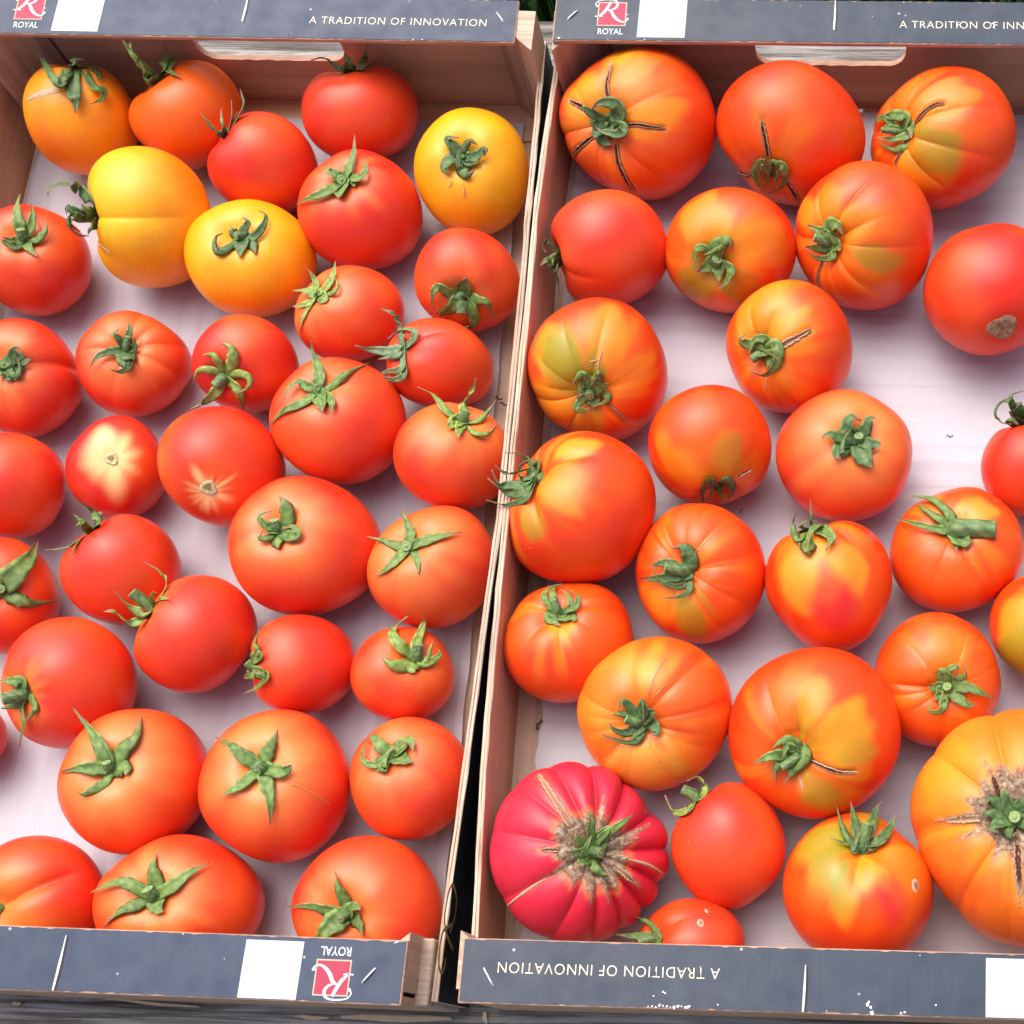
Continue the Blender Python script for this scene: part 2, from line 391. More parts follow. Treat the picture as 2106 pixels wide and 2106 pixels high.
def plate(parent, near, pm, staples, creases, xr, logo, txt):
    """stacking ledge on the end of the crate: a thin board printed on top"""
    y0, y1 = (0, PD) if near else (LC-PD, LC)
    zt = H
    V, F = box_data(0, y0, zt-TP, W, y1, zt-.0003, .0003)
    p = link('ledge_board', fix(mesh(V, F, 'ledge_board')), parent, [M['edgex']])
    # printed face with slightly chipped edges
    r = random.Random(7 if near else 8); n = 120; e = lambda: r.choice([.0004, .0004, .0005, .0006, .0004, .0009])
    top = [(.0006+(W-.0012)*i/n, y1-e()) for i in range(n+1)]; bot = [(.0006+(W-.0012)*i/n, y0+e()) for i in range(n+1)]
    V = [(a, b_, zt) for a, b_ in bot]+[(a, b_, zt) for a, b_ in top]+[(a, b_, zt-.00028) for a, b_ in bot]+[(a, b_, zt-.00028) for a, b_ in top]
    m_ = n+1
    F = []
    for i in range(n):
        F += [(i, i+1, m_+i+1, m_+i), (2*m_+i, i+0, i+1, 2*m_+i+1)[::-1], (m_+i, m_+i+1, 3*m_+i+1, 3*m_+i)]
    link('printed_face', fix(mesh(V, F, 'printed_face')), p, [pm])
    flip = (lambda x, y: (W-x, y0+PD-(y-y0))) if near else (lambda x, y: (x, y))
    # print: square logo with R, small word, white panel, slogan
    z = zt+.00012
    def place(V): return [(*flip(x, y0+y), zz) for x, y, zz in V]
    if logo:
        sx, s = .0313-.0078, .0156; sy = .0094
        if txt == 'far': sx -= 0
        fr = [(sx, sy, z), (sx+s, sy, z), (sx+s, sy+s, z), (sx, sy+s, z)]
        link('logo_frame', fix(mesh(place(fr), [(0, 1, 2, 3)])), p, [M['rosegold']])
        g = .0006; z2 = z+.00006
        fr = [(sx+g, sy+g, z2), (sx+s-g, sy+g, z2), (sx+s-g, sy+s-g, z2), (sx+g, sy+s-g, z2)]
        link('logo_square', fix(mesh(place(fr), [(0, 1, 2, 3)])), p, [M['red']])
        V, F = letter_R(sx, sy, s, z+.0001); link('letter', fix(mesh(place(V), F)), p, [M['white']])
        me = text_mesh('ROYAL', .0055, sx+.0008, sx+s-.0012, .0038, z, 1., .0001)
        co = place([v.co[:] for v in me.vertices]); me.vertices.foreach_set('co', np.array(co).ravel()); link('wordmark', fix(me), p, [M['white']])
        wx, wy0, wy1 = X(220)-.0130, .0022, .0272
        fr = [(wx, wy0, z), (wx+.0258, wy0, z), (wx+.0262, wy1, z), (wx+.0004, wy1, z)]
        link('white_panel', fix(mesh(place(fr), [(0, 1, 2, 3)])), p, [M['white']])
    tx0, tx1 = X(701), X(1065)
    me = text_mesh('A TRADITION OF INNOVATION', .0068, tx0, tx1, .0100, z, 1.1)
    co = place([v.co[:] for v in me.vertices]); me.vertices.foreach_set('co', np.array(co).ravel()); link('slogan', fix(me), p, [M['cream']])
    # wire staples: a round wire bar pressed into the board, the shade of its dent painted as a dark strip
    for (x, y, ang, ln) in staples:
        V = []; F = []; m2 = 8; ns = 8
        for i in range(ns+1):
            t = (i/ns-.5)*ln; zz = zt+.0004-.0009*(abs(i/ns-.5)*2)**6
            for q in range(m2):
                a = q*6.2832/m2; V.append((x+math.cos(ang)*t-math.sin(ang)*.00048*math.cos(a), y0+y+math.sin(ang)*t+math.cos(ang)*.00048*math.cos(a), zz+.00035*math.sin(a)))
            if i:
                for q in range(m2): F.append(((i-1)*m2+q, (i-1)*m2+(q+1) % m2, i*m2+(q+1) % m2, i*m2+q))
        link('staple', fix(mesh(V, F)), p, [M['steel']], smooth=True)
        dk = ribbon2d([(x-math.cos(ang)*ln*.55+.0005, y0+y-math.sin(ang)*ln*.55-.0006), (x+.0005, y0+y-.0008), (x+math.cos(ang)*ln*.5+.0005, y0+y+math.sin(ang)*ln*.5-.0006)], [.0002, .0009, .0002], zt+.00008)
        link('staple_dent_shade', fix(mesh(*dk)), p, [M['printside']])
    for (xa, ya, xb, yb) in creases:
        rb = ribbon2d([(xa, y0+ya), ((xa+xb)/2+.0001, y0+(ya+yb)/2), (xb, y0+yb)], [.0004, .0011, .0009], zt+.0002)
        link('crease_line', fix(mesh(*rb)), p, [M['crease']])
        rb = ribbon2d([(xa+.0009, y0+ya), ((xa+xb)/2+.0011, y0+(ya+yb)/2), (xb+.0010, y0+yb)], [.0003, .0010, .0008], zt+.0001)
        link('crease_painted_shadow', fix(mesh(*rb)), p, [M['printside']])  # flat dark strip painted as the shaded side of the crease
    # nicks along the raw front edge where the print has chipped off
    return p
def chips(p, pts, y0):
    parts = []; r = random.Random(len(pts))
    for (x, y, s) in pts:
        n = 9; a0 = r.uniform(0, 6); s *= .8; V = [(x+s*r.uniform(.35, 1.3)*math.cos(a0+i*6.2832/n), y0+y+s*r.uniform(.5, 1.)*1.2*math.sin(a0+i*6.2832/n), H+.00016) for i in range(n)]
        parts.append((V, [tuple(range(n))]))
    link('chipped_spots', fix(mesh(*join(parts))), p, [M['dust']], kind='stuff')
def crate(label, loc, rz, walls, pm, floor_m, near, far):
    c = thing('fruit_crate', label, 'crate', loc, rz)
    wl_, wr_ = walls
    wall('side_board', wl_, c, -1, M['wood'], M['edge'], M['printside'], lean=near.get('leanl', 0.))
    wr = wall('side_board', wr_, c, 1, M['wood'], M['edge'], M['printside'])
    end_board(c, LC-.0045, LC-.0012, True); end_board(c, .0012, .0045, False)
    xl = .0005; xr = near['post_x']
    tri_post(c, xl-.0015-(.001 if not near['low'] else 0), .0062, 1, 1, H-TP-.0002); tri_post(c, near['nx'], .0062, -1, 1, H-TP-.0002)
    if near['low']: box('post_end', .2985, .0012, -.001, .3052, .0312, HW+.0035, c, [M['postx']], .0007)
    tri_post(c, xl-.0015, LC-.0062, 1, -1, H-TP-.0002); tri_post(c, xr, LC-.0062, -1, -1, far['ph'])
    # thin floor slats running the long way, gaps between
    xs = [-.002, .046, .048, .105, .108, .166, .169, .226, .229, W+.005]
    ya, yb = .0046, LC-.0046
    for q, (a, b_) in enumerate(zip(xs[::2], xs[1::2])):
        n = 20; L_ = [((lerp_poly(wl_, ya+(yb-ya)*i/n)-.0012) if q == 0 else a, ya+(yb-ya)*i/n) for i in range(n+1)]
        R_ = [((lerp_poly(wr_, ya+(yb-ya)*i/n)+.0012) if q == 4 else b_, ya+(yb-ya)*i/n) for i in range(n+1)]
        V = [(x, y, z) for z in (-.0030, -.0008) for y_ in (L_, R_) for x, y in y_]; k = n+1; F = []
        for i in range(n):
            F += [(i, i+1, k+i+1, k+i), (2*k+i, 2*k+i+1, 3*k+i+1, 3*k+i), (i, i+1, 2*k+i+1, 2*k+i), (k+i, k+i+1, 3*k+i+1, 3*k+i)]
        F += [(0, k, 3*k, 2*k), (n, k+n, 3*k+n, 2*k+n)]
        link('floor_slat', fix(mesh(V, F)), c, [M['slat']])
    if near['low']: box('end_strip', -.003, LC-.030, -.0007, W+.006, LC-.0047, .0012, c, [M['woodx']])
    pn = plate(c, True, pm, near['staples'], near['creases'], W, True, 'near')
    pf = plate(c, False, pm, far['staples'], far['creases'], W, True, 'far')
    return c, pn, pf, wr
LXY = (-0.32475, 0.00073, -0.008622)
wallL_r = [(.3070, .0), (.3075, .0361), (.3094, .1092), (.3109, .1772), (.3126, .2414), (.3113, .3894), (.3105, .4089), (.3099, .4568), (.3085, .5235)]
wallL_r = [(x-.0016, y) for x, y in wallL_r]
wallL_l = [(-.004, 0), (-.006, .26), (-.0045, .533)]
wallR_l = [(-.0012, 0), (-.0022, .0346), (-.0056, .1074), (-.0066, .1753), (-.0068, .2395), (-.0062, .3875), (-.0068, .407), (-.0056, .4549), (-.0031, .5063), (-.002, .533)]
wallR_l = [(x+.0016, y) for x, y in wallR_l]
wallR_r = [(.306, 0), (.309, .26), (.306, .533)]
crL, pLn, pLf, wLr = crate('left wooden fruit crate with blue black printed ledges, filled to its edges', (*LXY[:2], 0), LXY[2], (wallL_l, wallL_r), M['printL'], None,
    dict(post_x=.3095, nx=.3, ph=H-.0006, low=True, staples=[(.2846, .0122, .9, .0092)], creases=[(.1480, .0245, .1466, .0006)]),
    dict(ph=H-.001, staples=[(.2905, .0165, -.95, .0085)], creases=[(.1508, .0279, .1500, .0105)]))
crR, pRn, pRf, wRr = crate('right wooden fruit crate with grey printed ledges and bare white liner showing', (0, 0, 0), 0, (wallR_l, wallR_r), M['printR'], None,
    dict(post_x=.3075, nx=.3045, ph=H-.003, low=False, staples=[(.0125, .0115, -1.0, .0098)], creases=[(.1504, .0205, .1498, .0006)]),
    dict(ph=H-.003, staples=[(.0100, .0165, .85, .0085)], creases=[(.1520, .0279, .1516, .0082)]))
rr_ = random.Random(4)
chips(pRn, [(.1, .0008, .0006), (.085, .0055, .0005), (.089, .0072, .0006), (.09, .0068, .0005)]+[(.083+i*.0016, .0007+rr_.uniform(0, .001), rr_.uniform(.0004, .0010)) for i in range(12)]
      + [(.1775, .0045, .0010), (.178, .0055, .0008), (.179, .0035, .0009), (.1795, .0012, .0013), (.192, .0013, .0008), (.1935, .0018, .0006), (.207, .0052, .0006), (.113, .0025, .0005), (.16, .0013, .0004), (.2, .026, .0003), (.255, .0022, .0005), (.262, .0012, .0009)], 0)
chips(pRf, [(.218, .0125, .0007), (.2185, .0140, .0005), (.237, .0112, .0006), (.2365, .0135, .0006), (.19, .0180, .0005), (.172, .0172, .0004), (.0035, .0012, .0009), (.05, .0009, .0005), (.03, .0008, .0004)], LC-PD)
chips(pLf, [(.203, .0262, .0006), (.238, .0268, .0007), (.24, .0258, .0004), (.245, .0006, .0006), (.25, .0006, .0005), (.178, .0035, .0003)], LC-PD)
chips(pLn, [(.2955, .0272, .0007), (.2945, .0268, .0005), (.2, .0270, .0004), (.1, .013, .0003), (.22, .017, .0003)], 0)
# gold outlined ornament printed on the outer face of the left crate's right board
def side_gold():
    parts = []
    for pts in [[(0.0348, 0.048), (0.0429, 0.0432), (0.0505, 0.0443), (0.0553, 0.0507), (0.056, 0.0551), (0.0521, 0.0588), (0.0458, 0.0601), (0.0403, 0.0599), (0.0347, 0.0549), (0.0302, 0.0455), (0.028, 0.0391)], [(0.0392, 0.0452), (0.0371, 0.0524), (0.0343, 0.0592), (0.0286, 0.0617), (0.0226, 0.0612), (0.0176, 0.0576), (0.0165, 0.0529), (0.0188, 0.0503), (0.0229, 0.0499)]]:
        P = catmull([(a, b_, 0) for a, b_ in pts], 14*(len(pts)-1)); V = []; F = []
        for i, p in enumerate(P):
            d = P[min(i+1, len(P)-1)]-P[max(i-1, 0)]; d /= max(np.linalg.norm(d), 1e-9); nn = np.array([-d[1], d[0]])*.0010
            for s in (1, -1):
                y = p[0]+s*nn[0]; z = p[1]+s*nn[1]; V.append((lerp_poly(wallL_r, y)+.0032+.0004, y, z))
            if i: F.append((2*i-2, 2*i-1, 2*i+1, 2*i))
        parts.append((V, F))
    link('gold_ornament', fix(mesh(*join(parts))), wLr, [M['gold']])
side_gold()

# liner sheets
def liner(name, label, outline_l, outline_r, y0, y1, loc, rz, m, along, seed):
    r = random.Random(seed); nx, ny = 90, 150; V = []; F = []
    ph = [r.uniform(0, 6.28) for _ in range(8)]
    for j in range(ny+1):
        y = y0+(y1-y0)*j/ny; xl = lerp_poly(outline_l, y)+.0005*math.sin(y*170+ph[0])+.0004*math.sin(y*410+ph[1]); xr = lerp_poly(outline_r, y)+.0004*math.sin(y*150+ph[2])
        for i in range(nx+1):
            x = xl+(xr-xl)*i/nx
            c = x if along == 'Y' else y
            z = .0018+.00045*math.sin(c*520+ph[3]+.6*math.sin((x+y)*23))+.0003*math.sin(c*95+ph[4])+.0003*math.sin(x*31+ph[5])*math.sin(y*27+ph[6])
            e = min(i, nx-i)/nx
            V.append((x, y+.0006*math.sin(x*120+ph[7])*(j in (0, ny)), z+(.0006 if e < .012 else 0)))
        if j:
            for i in range(nx): a = (j-1)*(nx+1)+i; F.append((a, a+1, a+nx+2, a+nx+1))
    me = mesh(V, F, name); o = link(name, me, None, [m], smooth=True)
    o.location = loc; o.rotation_euler = (0, 0, rz); o['label'] = label; o['category'] = 'paper liner'
liner('liner_sheet', 'pinkish white corrugated liner under the tomatoes of the left crate', [(.004, 0), (.003, .35), (-.001, .43), (-.001, .47), (.001, .492), (.004, .5)], [(.2925, 0), (.2923, .0798), (.2921, .1375), (.2911, .2683), (.2895, .3746), (.288, .5)], .008, .5148, (*LXY[:2], 0), LXY[2], M['paperL'], 'Y', 2)
liner('liner_sheet', 'white ribbed liner under the tomatoes of the right crate', [(.0073, 0), (.0082, .13), (.009, .16), (.004, .24), (.001, .31), (.001, .5)], [(.294, 0), (.295, .5)], .008, .5235, (0, 0, 0), 0, M['paperR'], 'X', 3)

# ---------------------------------------------------------------- tomatoes
def rng(s):
    return random.Random(s)
def body_pts(T, U, P):
    """points of a tomato skin (equatorial radius 1) for polar angle T (0 = stem) and azimuth U"""
    k=P['k']; r=rng(P['seed']); p1,p2,p3,p4=[r.uniform(0,6.28) for _ in range(4)]
    w1=r.uniform(.010,.030); w2=r.uniform(.004,.012)
    st=np.sin(T); rho=np.abs(st)**.88; z=k*np.cos(T)
    if k>.91: rho=rho*(1-.10*(1-np.cos(T))/2)
    dm=.17 if k<.93 else .12
    z=z-dm*np.exp(-(rho/.30)**2)*(T<1.6)+.05*np.exp(-(rho/.3)**2)*(T>1.6)
    n,A=P['ribs']
    env=np.exp(-((T-.75)/.95)**2)
    if n:
        uw=U+.22*np.sin(U+p3)+.12*np.sin(2*U+p4)
        lob=(1-np.abs(np.cos(n*uw/2+p1))**.55)*(1+.35*np.sin(U+p2)+.25*np.sin(3*U+p1))
        rho=rho*(1-A*lob*env*1.2); z=z-A*1.1*lob*np.exp(-((T-.6)/.5)**2)
    else:
        rho=rho*(1+.012*np.sin(5*U+p3)*env); z=z+.012*np.sin(5*U+p3)*np.exp(-((T-.5)/.35)**2)
    for (u0,d,te) in P['creases']:
        du=np.abs((U-u0+math.pi)%(2*math.pi)-math.pi)
        wd=du*np.maximum(rho,.15)
        g=np.exp(-(wd/.055)**1.1)*.6+np.exp(-(wd/.18)**2)*.4
        g=g*d/(1+np.exp((T-te)/.12))*np.clip(T/.25,0,1)
        rho=rho*(1-g*.75); z=z-g*.9*np.clip(np.cos(T)+.25,0,1)
    rho=rho*(1+w1*np.sin(2*U+p1)+w2*np.sin(3*U+p2))
    return rho*np.cos(U), rho*np.sin(U), z
def frame(n):
    n=np.array(n,float); n/=np.linalg.norm(n)
    x=np.cross((0.,1.,.31),n); x/=np.linalg.norm(x)
    return np.stack([x,np.cross(n,x),n],1)
def swell(V, dents, a):
    """local bulges (+) and flattened or pinched sides (-) of a skin, V from the centre"""
    if not dents: return V
    r=np.linalg.norm(V,axis=1)[:,None]; U=V/np.maximum(r,1e-9); out=V.copy()
    for (d,amp,p) in dents:
        c=np.clip(U@np.array(d),0,1)**p
        out=out+U*(c*amp*a)[:,None]
    return out

TOMATOES = [
{'id': 'L1', 'type': 'amber', 'label': 'amber yellow tomato with a pale slit scar beside its dark calyx, far left corner', 'at': [-0.27767,0.48668,0.003],'up': 0.03092,'a': 0.032,'n': [0.0801,0.7383,0.6697],'S': [0.9009,-0.0246,0.0268,1.0627,0.0892,1.0222],'k': 0.85,'seed': 100,'ribs': (0,0),'hub': [0.00159,0.0186,0.01662],'sepals': [(0.00438,[0.00616,-0.00375,0.0333,0.00096,0.001,0.03466,-0.00947,0.01553,0.02917,-0.01038,0.01808,0.03147]),(0.00656,[0.01197,-0.0062,0.02916,0.01332,-0.01091,0.02767,0.01257,-0.01594,0.02531]),(0.00394,[0.02023,0.00035,0.02619,0.02459,0.00083,0.02325,0.02441,-0.00573,0.02394,0.02022,-0.01025,0.02576]),(0.0035,[0.00776,0.0126,0.02931,0.00985,0.01447,0.0307,0.01328,0.0166,0.02826]),(0.00613,[0.01818,0.01284,0.02324,0.02098,0.00572,0.02455]),(0.00525,[0.00651,0.0035,0.03177,0.00618,-0.002,0.03238,0.00558,-0.00538,0.03167])],'ped': ([0.00503,0.0187,0.01487],0.00228),'cracks': [('p', 0.00525,[0.00436,-0.00472,0.02965,-0.00579,-0.00596,0.02918,-0.01741,-0.00639,0.02343])],'sh': ('o', 0.6,0.5),'dents': [([-0.772,0.134,0.621],0.03,8.0),([0.313,-0.634,-0.707],0.02,6.0)]},
{'id': 'L2', 'type': 'orange', 'label': 'plain orange tomato with long calyx tips rising against the back board', 'at': [-0.21737,0.49201,0.003],'up': 0.02859,'a': 0.0311,'n': [-0.5068,0.413,0.7567],'S': [0.9856,0.0042,-0.0057,0.9965,0.0186,0.9879],'k': 0.84,'seed': 101,'ribs': (0,0),'hub': [-0.01062,0.00896,0.01603],'sepals': [(0.00394,[-0.01098,0.00269,0.03175,-0.01305,0.00477,0.03867,-0.01619,0.00871,0.04558,-0.01721,0.01048,0.04751]),(0.00315,[-0.01145,0.00451,0.03668,-0.01426,0.00702,0.04298,-0.01502,0.01412,0.0434]),(0.00526,[-0.00343,0.0095,0.02858,-0.0039,0.01862,0.02619,-0.00486,0.02277,0.0302]),(0.00438,[-0.00111,0.00828,0.02766,-0.00039,0.0168,0.02481,0.0003,0.02034,0.02663]),(0.00333,[-0.00346,0.00917,0.02658,0.00382,0.00386,0.02941,0.00858,0.00122,0.02964]),(0.00613,[-0.00983,0.00072,0.02815,-0.01235,0.00029,0.02982])],'ped': ([-0.0141,0.01235,0.02146],0.00228),'sh': ('r', 0.4,0.3),'dents': [([-0.907,-0.331,0.259],0.08,10.0),([0.446,0.809,0.383],0.04,8.0),([-0.637,-0.739,-0.219],-0.05,10.0),([-0.595,0.429,0.68],-0.1,10.0)]},
{'id': 'L3', 'type': 'red', 'label': 'smooth red tomato with upright grey green calyx, right of the orange one', 'at': [-0.16944,0.45942,0.003],'up': 0.0277,'a': 0.02948,'n': [-0.6773,0.2804,0.6802],'S': [1.016,0.0115,-0.0145,0.9774,-0.0002,0.9771],'k': 0.95,'seed': 102,'ribs': (0,0),'hub': [-0.01618,0.0062,0.0157],'sepals': [(0.00277,[-0.01551,0.00084,0.02704,-0.01859,0.00338,0.03245,-0.0217,0.00642,0.03593]),(0.00346,[-0.01238,0.00395,0.03061,-0.01506,0.01588,0.02855]),(0.00432,[-0.01107,0.01312,0.02404,-0.00951,0.02003,0.03024]),(0.00389,[-0.00688,0.01476,0.02454,-0.00334,0.0194,0.02868,-0.00407,0.02482,0.03293]),(0.00346,[-0.01059,0.01276,0.02201,-0.00773,0.01694,0.02428])],'ped': ([-0.01536,0.01023,0.01884],0.00207),'dents': [([-0.718,0.337,0.609],-0.07,8.0),([0.453,0.81,0.373],0.03,8.0),([-0.753,-0.65,-0.104],0.03,8.0)]},
{'id': 'L4', 'type': 'red', 'label': 'deep red tomato near the back board, calyx against the hand hole', 'at': [-0.11805,0.49454,0.003],'up': 0.02826,'a': 0.03089,'n': [-0.148,0.6691,0.7282],'S': [1.0282,0.0126,-0.0146,0.9706,-0.0048,0.9723],'k': 0.85,'seed': 103,'ribs': (0,0),'hub': [-0.00329,0.01373,0.01507],'sepals': [(0.00296,[-0.00369,0.00746,0.02629,-0.01048,0.01443,0.02393,-0.01441,0.01488,0.02749,-0.02064,0.01265,0.02823]),(0.00523,[0.00106,0.00872,0.0308,0.0005,0.01186,0.03531]),(0.00436,[0.00282,0.00871,0.02848,0.00285,0.01151,0.03343]),(0.00479,[0.0076,0.00933,0.02783,0.0075,0.01921,0.02337,0.00946,0.02438,0.02743]),(0.00261,[0.00876,0.01973,0.0168,0.01329,0.02251,0.01722])],'sh': ('r', 0.3,0.3),'dents': [([-0.094,0.76,0.643],-0.06,10.0),([-0.734,0.345,0.584],0.04,10.0),([0.72,0.658,0.219],0.04,10.0)]},
{'id': 'L5', 'type': 'gy', 'label': 'bright yellow tomato with tightly curled dark calyx against the right wall', 'at': [-0.04978,0.45602,0.003],'up': 0.02894,'a': 0.03301,'n': [0.0464,-0.3168,0.9473],'S': [0.9676,-0.001,0.0,1.0111,0.0306,0.9925],'k': 0.85,'seed': 104,'ribs': (0,0),'hub': [0.00103,-0.00664,0.0212],'sepals': [(0.00513,[-0.00318,-0.0041,0.02651,-0.00684,-0.00075,0.02961,-0.00029,-0.00021,0.02966]),(0.00641,[-0.0054,-0.01064,0.02492,-0.00827,-0.01608,0.02442,-0.00425,-0.0173,0.02356]),(0.00641,[0.00088,-0.01428,0.02218,0.00392,-0.01885,0.02259,0.00879,-0.01527,0.02368]),(0.00513,[0.00838,-0.00839,0.02476,0.01392,-0.00605,0.02813,0.01297,-0.00946,0.02626]),(0.0047,[0.00067,-0.00488,0.02507,0.00557,-0.00146,0.02952,0.00978,-0.00384,0.02894]),(0.0029,[-0.00051,-0.01416,0.02329,-0.00014,-0.00832,0.02704,0.00599,-0.00244,0.03079]),(0.00513,[-0.00334,-0.00672,0.02487,-0.00623,-0.01064,0.0249]),(0.0047,[0.00511,-0.01149,0.02369,0.01142,-0.01193,0.02568])],'cracks': [('p', 0.00103,[0.00145,-0.0219,0.01818,0.00182,-0.0261,0.01468]),('p', 0.00085,[-0.00606,-0.02264,0.01771,-0.0046,-0.02047,0.01938])],'sh': ('y', 0.45,0.25)},
{'id': 'L6', 'type': 'yellow', 'label': 'large yellow tomato lying on its side with hooked calyx pointing left', 'at': [-0.22397,0.41957,0.003],'up': 0.03509,'a': 0.03574,'n': [-0.8512,-0.3136,0.4208],'S': [0.9879,0.0047,-0.0073,0.997,0.0158,0.9851],'k': 0.9,'seed': 105,'ribs': (0,0),'creases': [(6.021,0.05,1.927)],'hub': [-0.02236,-0.0082,0.011],'sepals': [(0.00592,[-0.01985,-0.00771,0.02546,-0.02735,0.00032,0.02333,-0.03105,0.00027,0.02723,-0.03654,-0.00147,0.03015,-0.0403,-0.00531,0.03018,-0.04124,-0.00739,0.0285]),(0.00677,[-0.02057,-0.01487,0.02631,-0.02232,-0.01102,0.02743]),(0.00508,[-0.02274,-0.01595,0.02647,-0.02901,-0.01543,0.03021,-0.02857,-0.01883,0.02911]),(0.00406,[-0.02213,-0.01711,0.02413,-0.02726,-0.01879,0.02775,-0.02717,-0.02422,0.02756,-0.02429,-0.02658,0.02295,-0.01989,-0.02588,0.02065]),(0.00508,[-0.01932,-0.02108,0.02184,-0.02118,-0.02465,0.02018]),(0.00466,[-0.02383,-0.0188,0.02652,-0.02625,-0.02358,0.028,-0.02342,-0.02512,0.02356])],'cracks': [('p', 0.00254,[-0.02467,-0.01863,0.00426,-0.01666,-0.02657,0.01065,-0.01225,-0.02952,0.01096])],'sh': ('y', 0.4,0.4),'dents': [([-0.899,-0.26,0.352],-0.09,14.0),([-0.588,0.462,0.664],0.04,12.0),([-0.505,-0.821,-0.267],0.06,14.0)]},
{'id': 'L7', 'type': 'gy', 'label': 'yellow orange tomato with a thin looped calyx tip, next to the large yellow one', 'at': [-0.16872,0.39958,0.003],'up': 0.02718,'a': 0.03309,'n': [0.183,-0.0454,0.9821],'S': [1.0513,0.02,-0.0275,0.9527,-0.0212,0.97],'k': 0.84,'seed': 106,'ribs': (0,0),'hub': [0.0037,-0.00136,0.02135],'sepals': [(0.00423,[0.00635,0.0018,0.02475,0.00837,0.00507,0.02686,0.00524,0.00708,0.02794]),(0.00389,[0.01135,-0.00199,0.02356,0.01614,0.00351,0.02522,0.01637,0.01077,0.02425,0.0121,0.01357,0.02488]),(0.0038,[0.00138,-0.00787,0.02513,-0.00411,-0.01507,0.02884,-0.00657,-0.01084,0.02936,-0.006,-0.00553,0.02973,-0.0028,-0.00324,0.02849]),(0.00761,[0.00594,-0.00885,0.02393,0.00653,-0.01592,0.02481]),(0.00676,[0.01122,-0.00667,0.02358,0.01399,-0.01265,0.02425]),(0.00507,[0.00069,-0.00022,0.0262,-0.00025,0.00218,0.02677])],'ped': ([0.00256,-0.00313,0.02572],0.00254),'dents': [([0.806,-0.225,-0.548],0.03,8.0),([-0.862,-0.495,0.108],-0.03,8.0)]},
{'id': 'L8', 'type': 'red', 'label': 'red tomato with two long calyx points, below the deep red one by the back board', 'at': [-0.11117,0.43106,0.003],'up': 0.02764,'a': 0.03366,'n': [-0.0792,0.0559,0.9953],'S': [0.9949,0.0048,-0.0069,0.9927,0.0138,0.9825],'k': 0.86,'seed': 107,'ribs': (0,0),'hub': [-0.00201,0.00162,0.02307],'sepals': [(0.00468,[0.0016,0.00724,0.02687,0.00371,0.01617,0.02784,0.00252,0.02878,0.02719]),(0.00426,[0.00883,0.00027,0.02869,0.01255,0.00402,0.03014,0.01007,0.01371,0.02739]),(0.00511,[-0.00777,-0.00777,0.02764,-0.0172,-0.01029,0.02566,-0.02925,-0.00704,0.01548]),(0.00852,[-0.00028,-0.0086,0.02763,-0.00044,-0.01268,0.02805]),(0.00511,[-0.00527,0.00319,0.02703,-0.00874,0.00499,0.0284,-0.00705,0.00675,0.028]),(0.00766,[0.00477,6e-05,0.02629,0.00674,-0.00489,0.02791])],'ped': ([-0.00184,0.00076,0.02651],0.0029),'sh': ('o', 0.5,0.6),'dents': [([-0.679,0.441,0.587],-0.03,8.0),([0.827,-0.241,-0.508],0.03,8.0)]},
{'id': 'L9', 'type': 'red', 'label': "red tomato cut by the photo's left edge with three upright calyx points", 'at': [-0.29137,0.39738,0.003],'up': 0.02563,'a': 0.0299,'n': [0.2719,-0.0187,0.9622],'S': [0.9727,0.0002,-0.0017,1.0102,0.0258,0.9878],'k': 0.85,'seed': 108,'ribs': (0,0),'hub': [0.00542,0.00012,0.01959],'sepals': [(0.00512,[0.00507,0.00673,0.02622,0.00221,0.01558,0.0257,0.00161,0.0254,0.02465]),(0.00469,[0.01055,0.00566,0.0238,0.01101,0.01139,0.0251,0.00584,0.02173,0.02047]),(0.00427,[0.01447,-0.00058,0.02196,0.01821,0.00448,0.02295,0.01725,0.00969,0.02224]),(0.00427,[0.01138,-0.00701,0.02165,0.01624,-0.01104,0.0208]),(0.00512,[0.00286,-0.00389,0.02379,-0.00125,-0.00326,0.02693]),(0.00427,[0.00402,-0.00648,0.02349,-0.00031,-0.00563,0.02631,-0.00183,-0.00426,0.02701])],'ped': ([0.00643,0.00242,0.02567],0.00273),'sh': ('o', 0.5,0.6),'dents': [([0.421,0.866,0.27],-0.03,8.0)]},
{'id': 'L10', 'type': 'red', 'label': 'red tomato at the right wall whose thick stem stub points down', 'at': [-0.04673,0.38848,0.003],'up': 0.02651,'a': 0.02823,'n': [0.0778,-0.7927,0.6046],'S': [0.9885,0.0024,-0.0043,0.9991,0.0176,0.9825],'k': 0.88,'seed': 109,'ribs': (0,0),'hub': [0.00147,-0.01588,0.01178],'sepals': [(0.00794,[0.00409,-0.01445,0.01929,0.00577,-0.01254,0.02283]),(0.00501,[-0.0038,-0.01785,0.01572,-0.00921,-0.01703,0.02011,-0.01263,-0.02044,0.01668,-0.01603,-0.02376,0.00395]),(0.00668,[-0.00398,-0.02338,0.00977,-0.01194,-0.02469,0.00407]),(0.0046,[0.01136,-0.02068,0.0133,0.01682,-0.02156,0.01191,0.01668,-0.02428,-0.00037]),(0.00501,[0.00657,-0.02303,0.0095,0.00653,-0.02797,0.00239,0.00071,-0.02905,0.00014,-0.0038,-0.02824,0.00222]),(0.00251,[-0.01127,-0.02513,0.00635,-0.01005,-0.02287,0.01327])],'ped': ([0.00216,-0.02667,0.01006],0.00334),'sh': ('o', 0.5,0.4)},
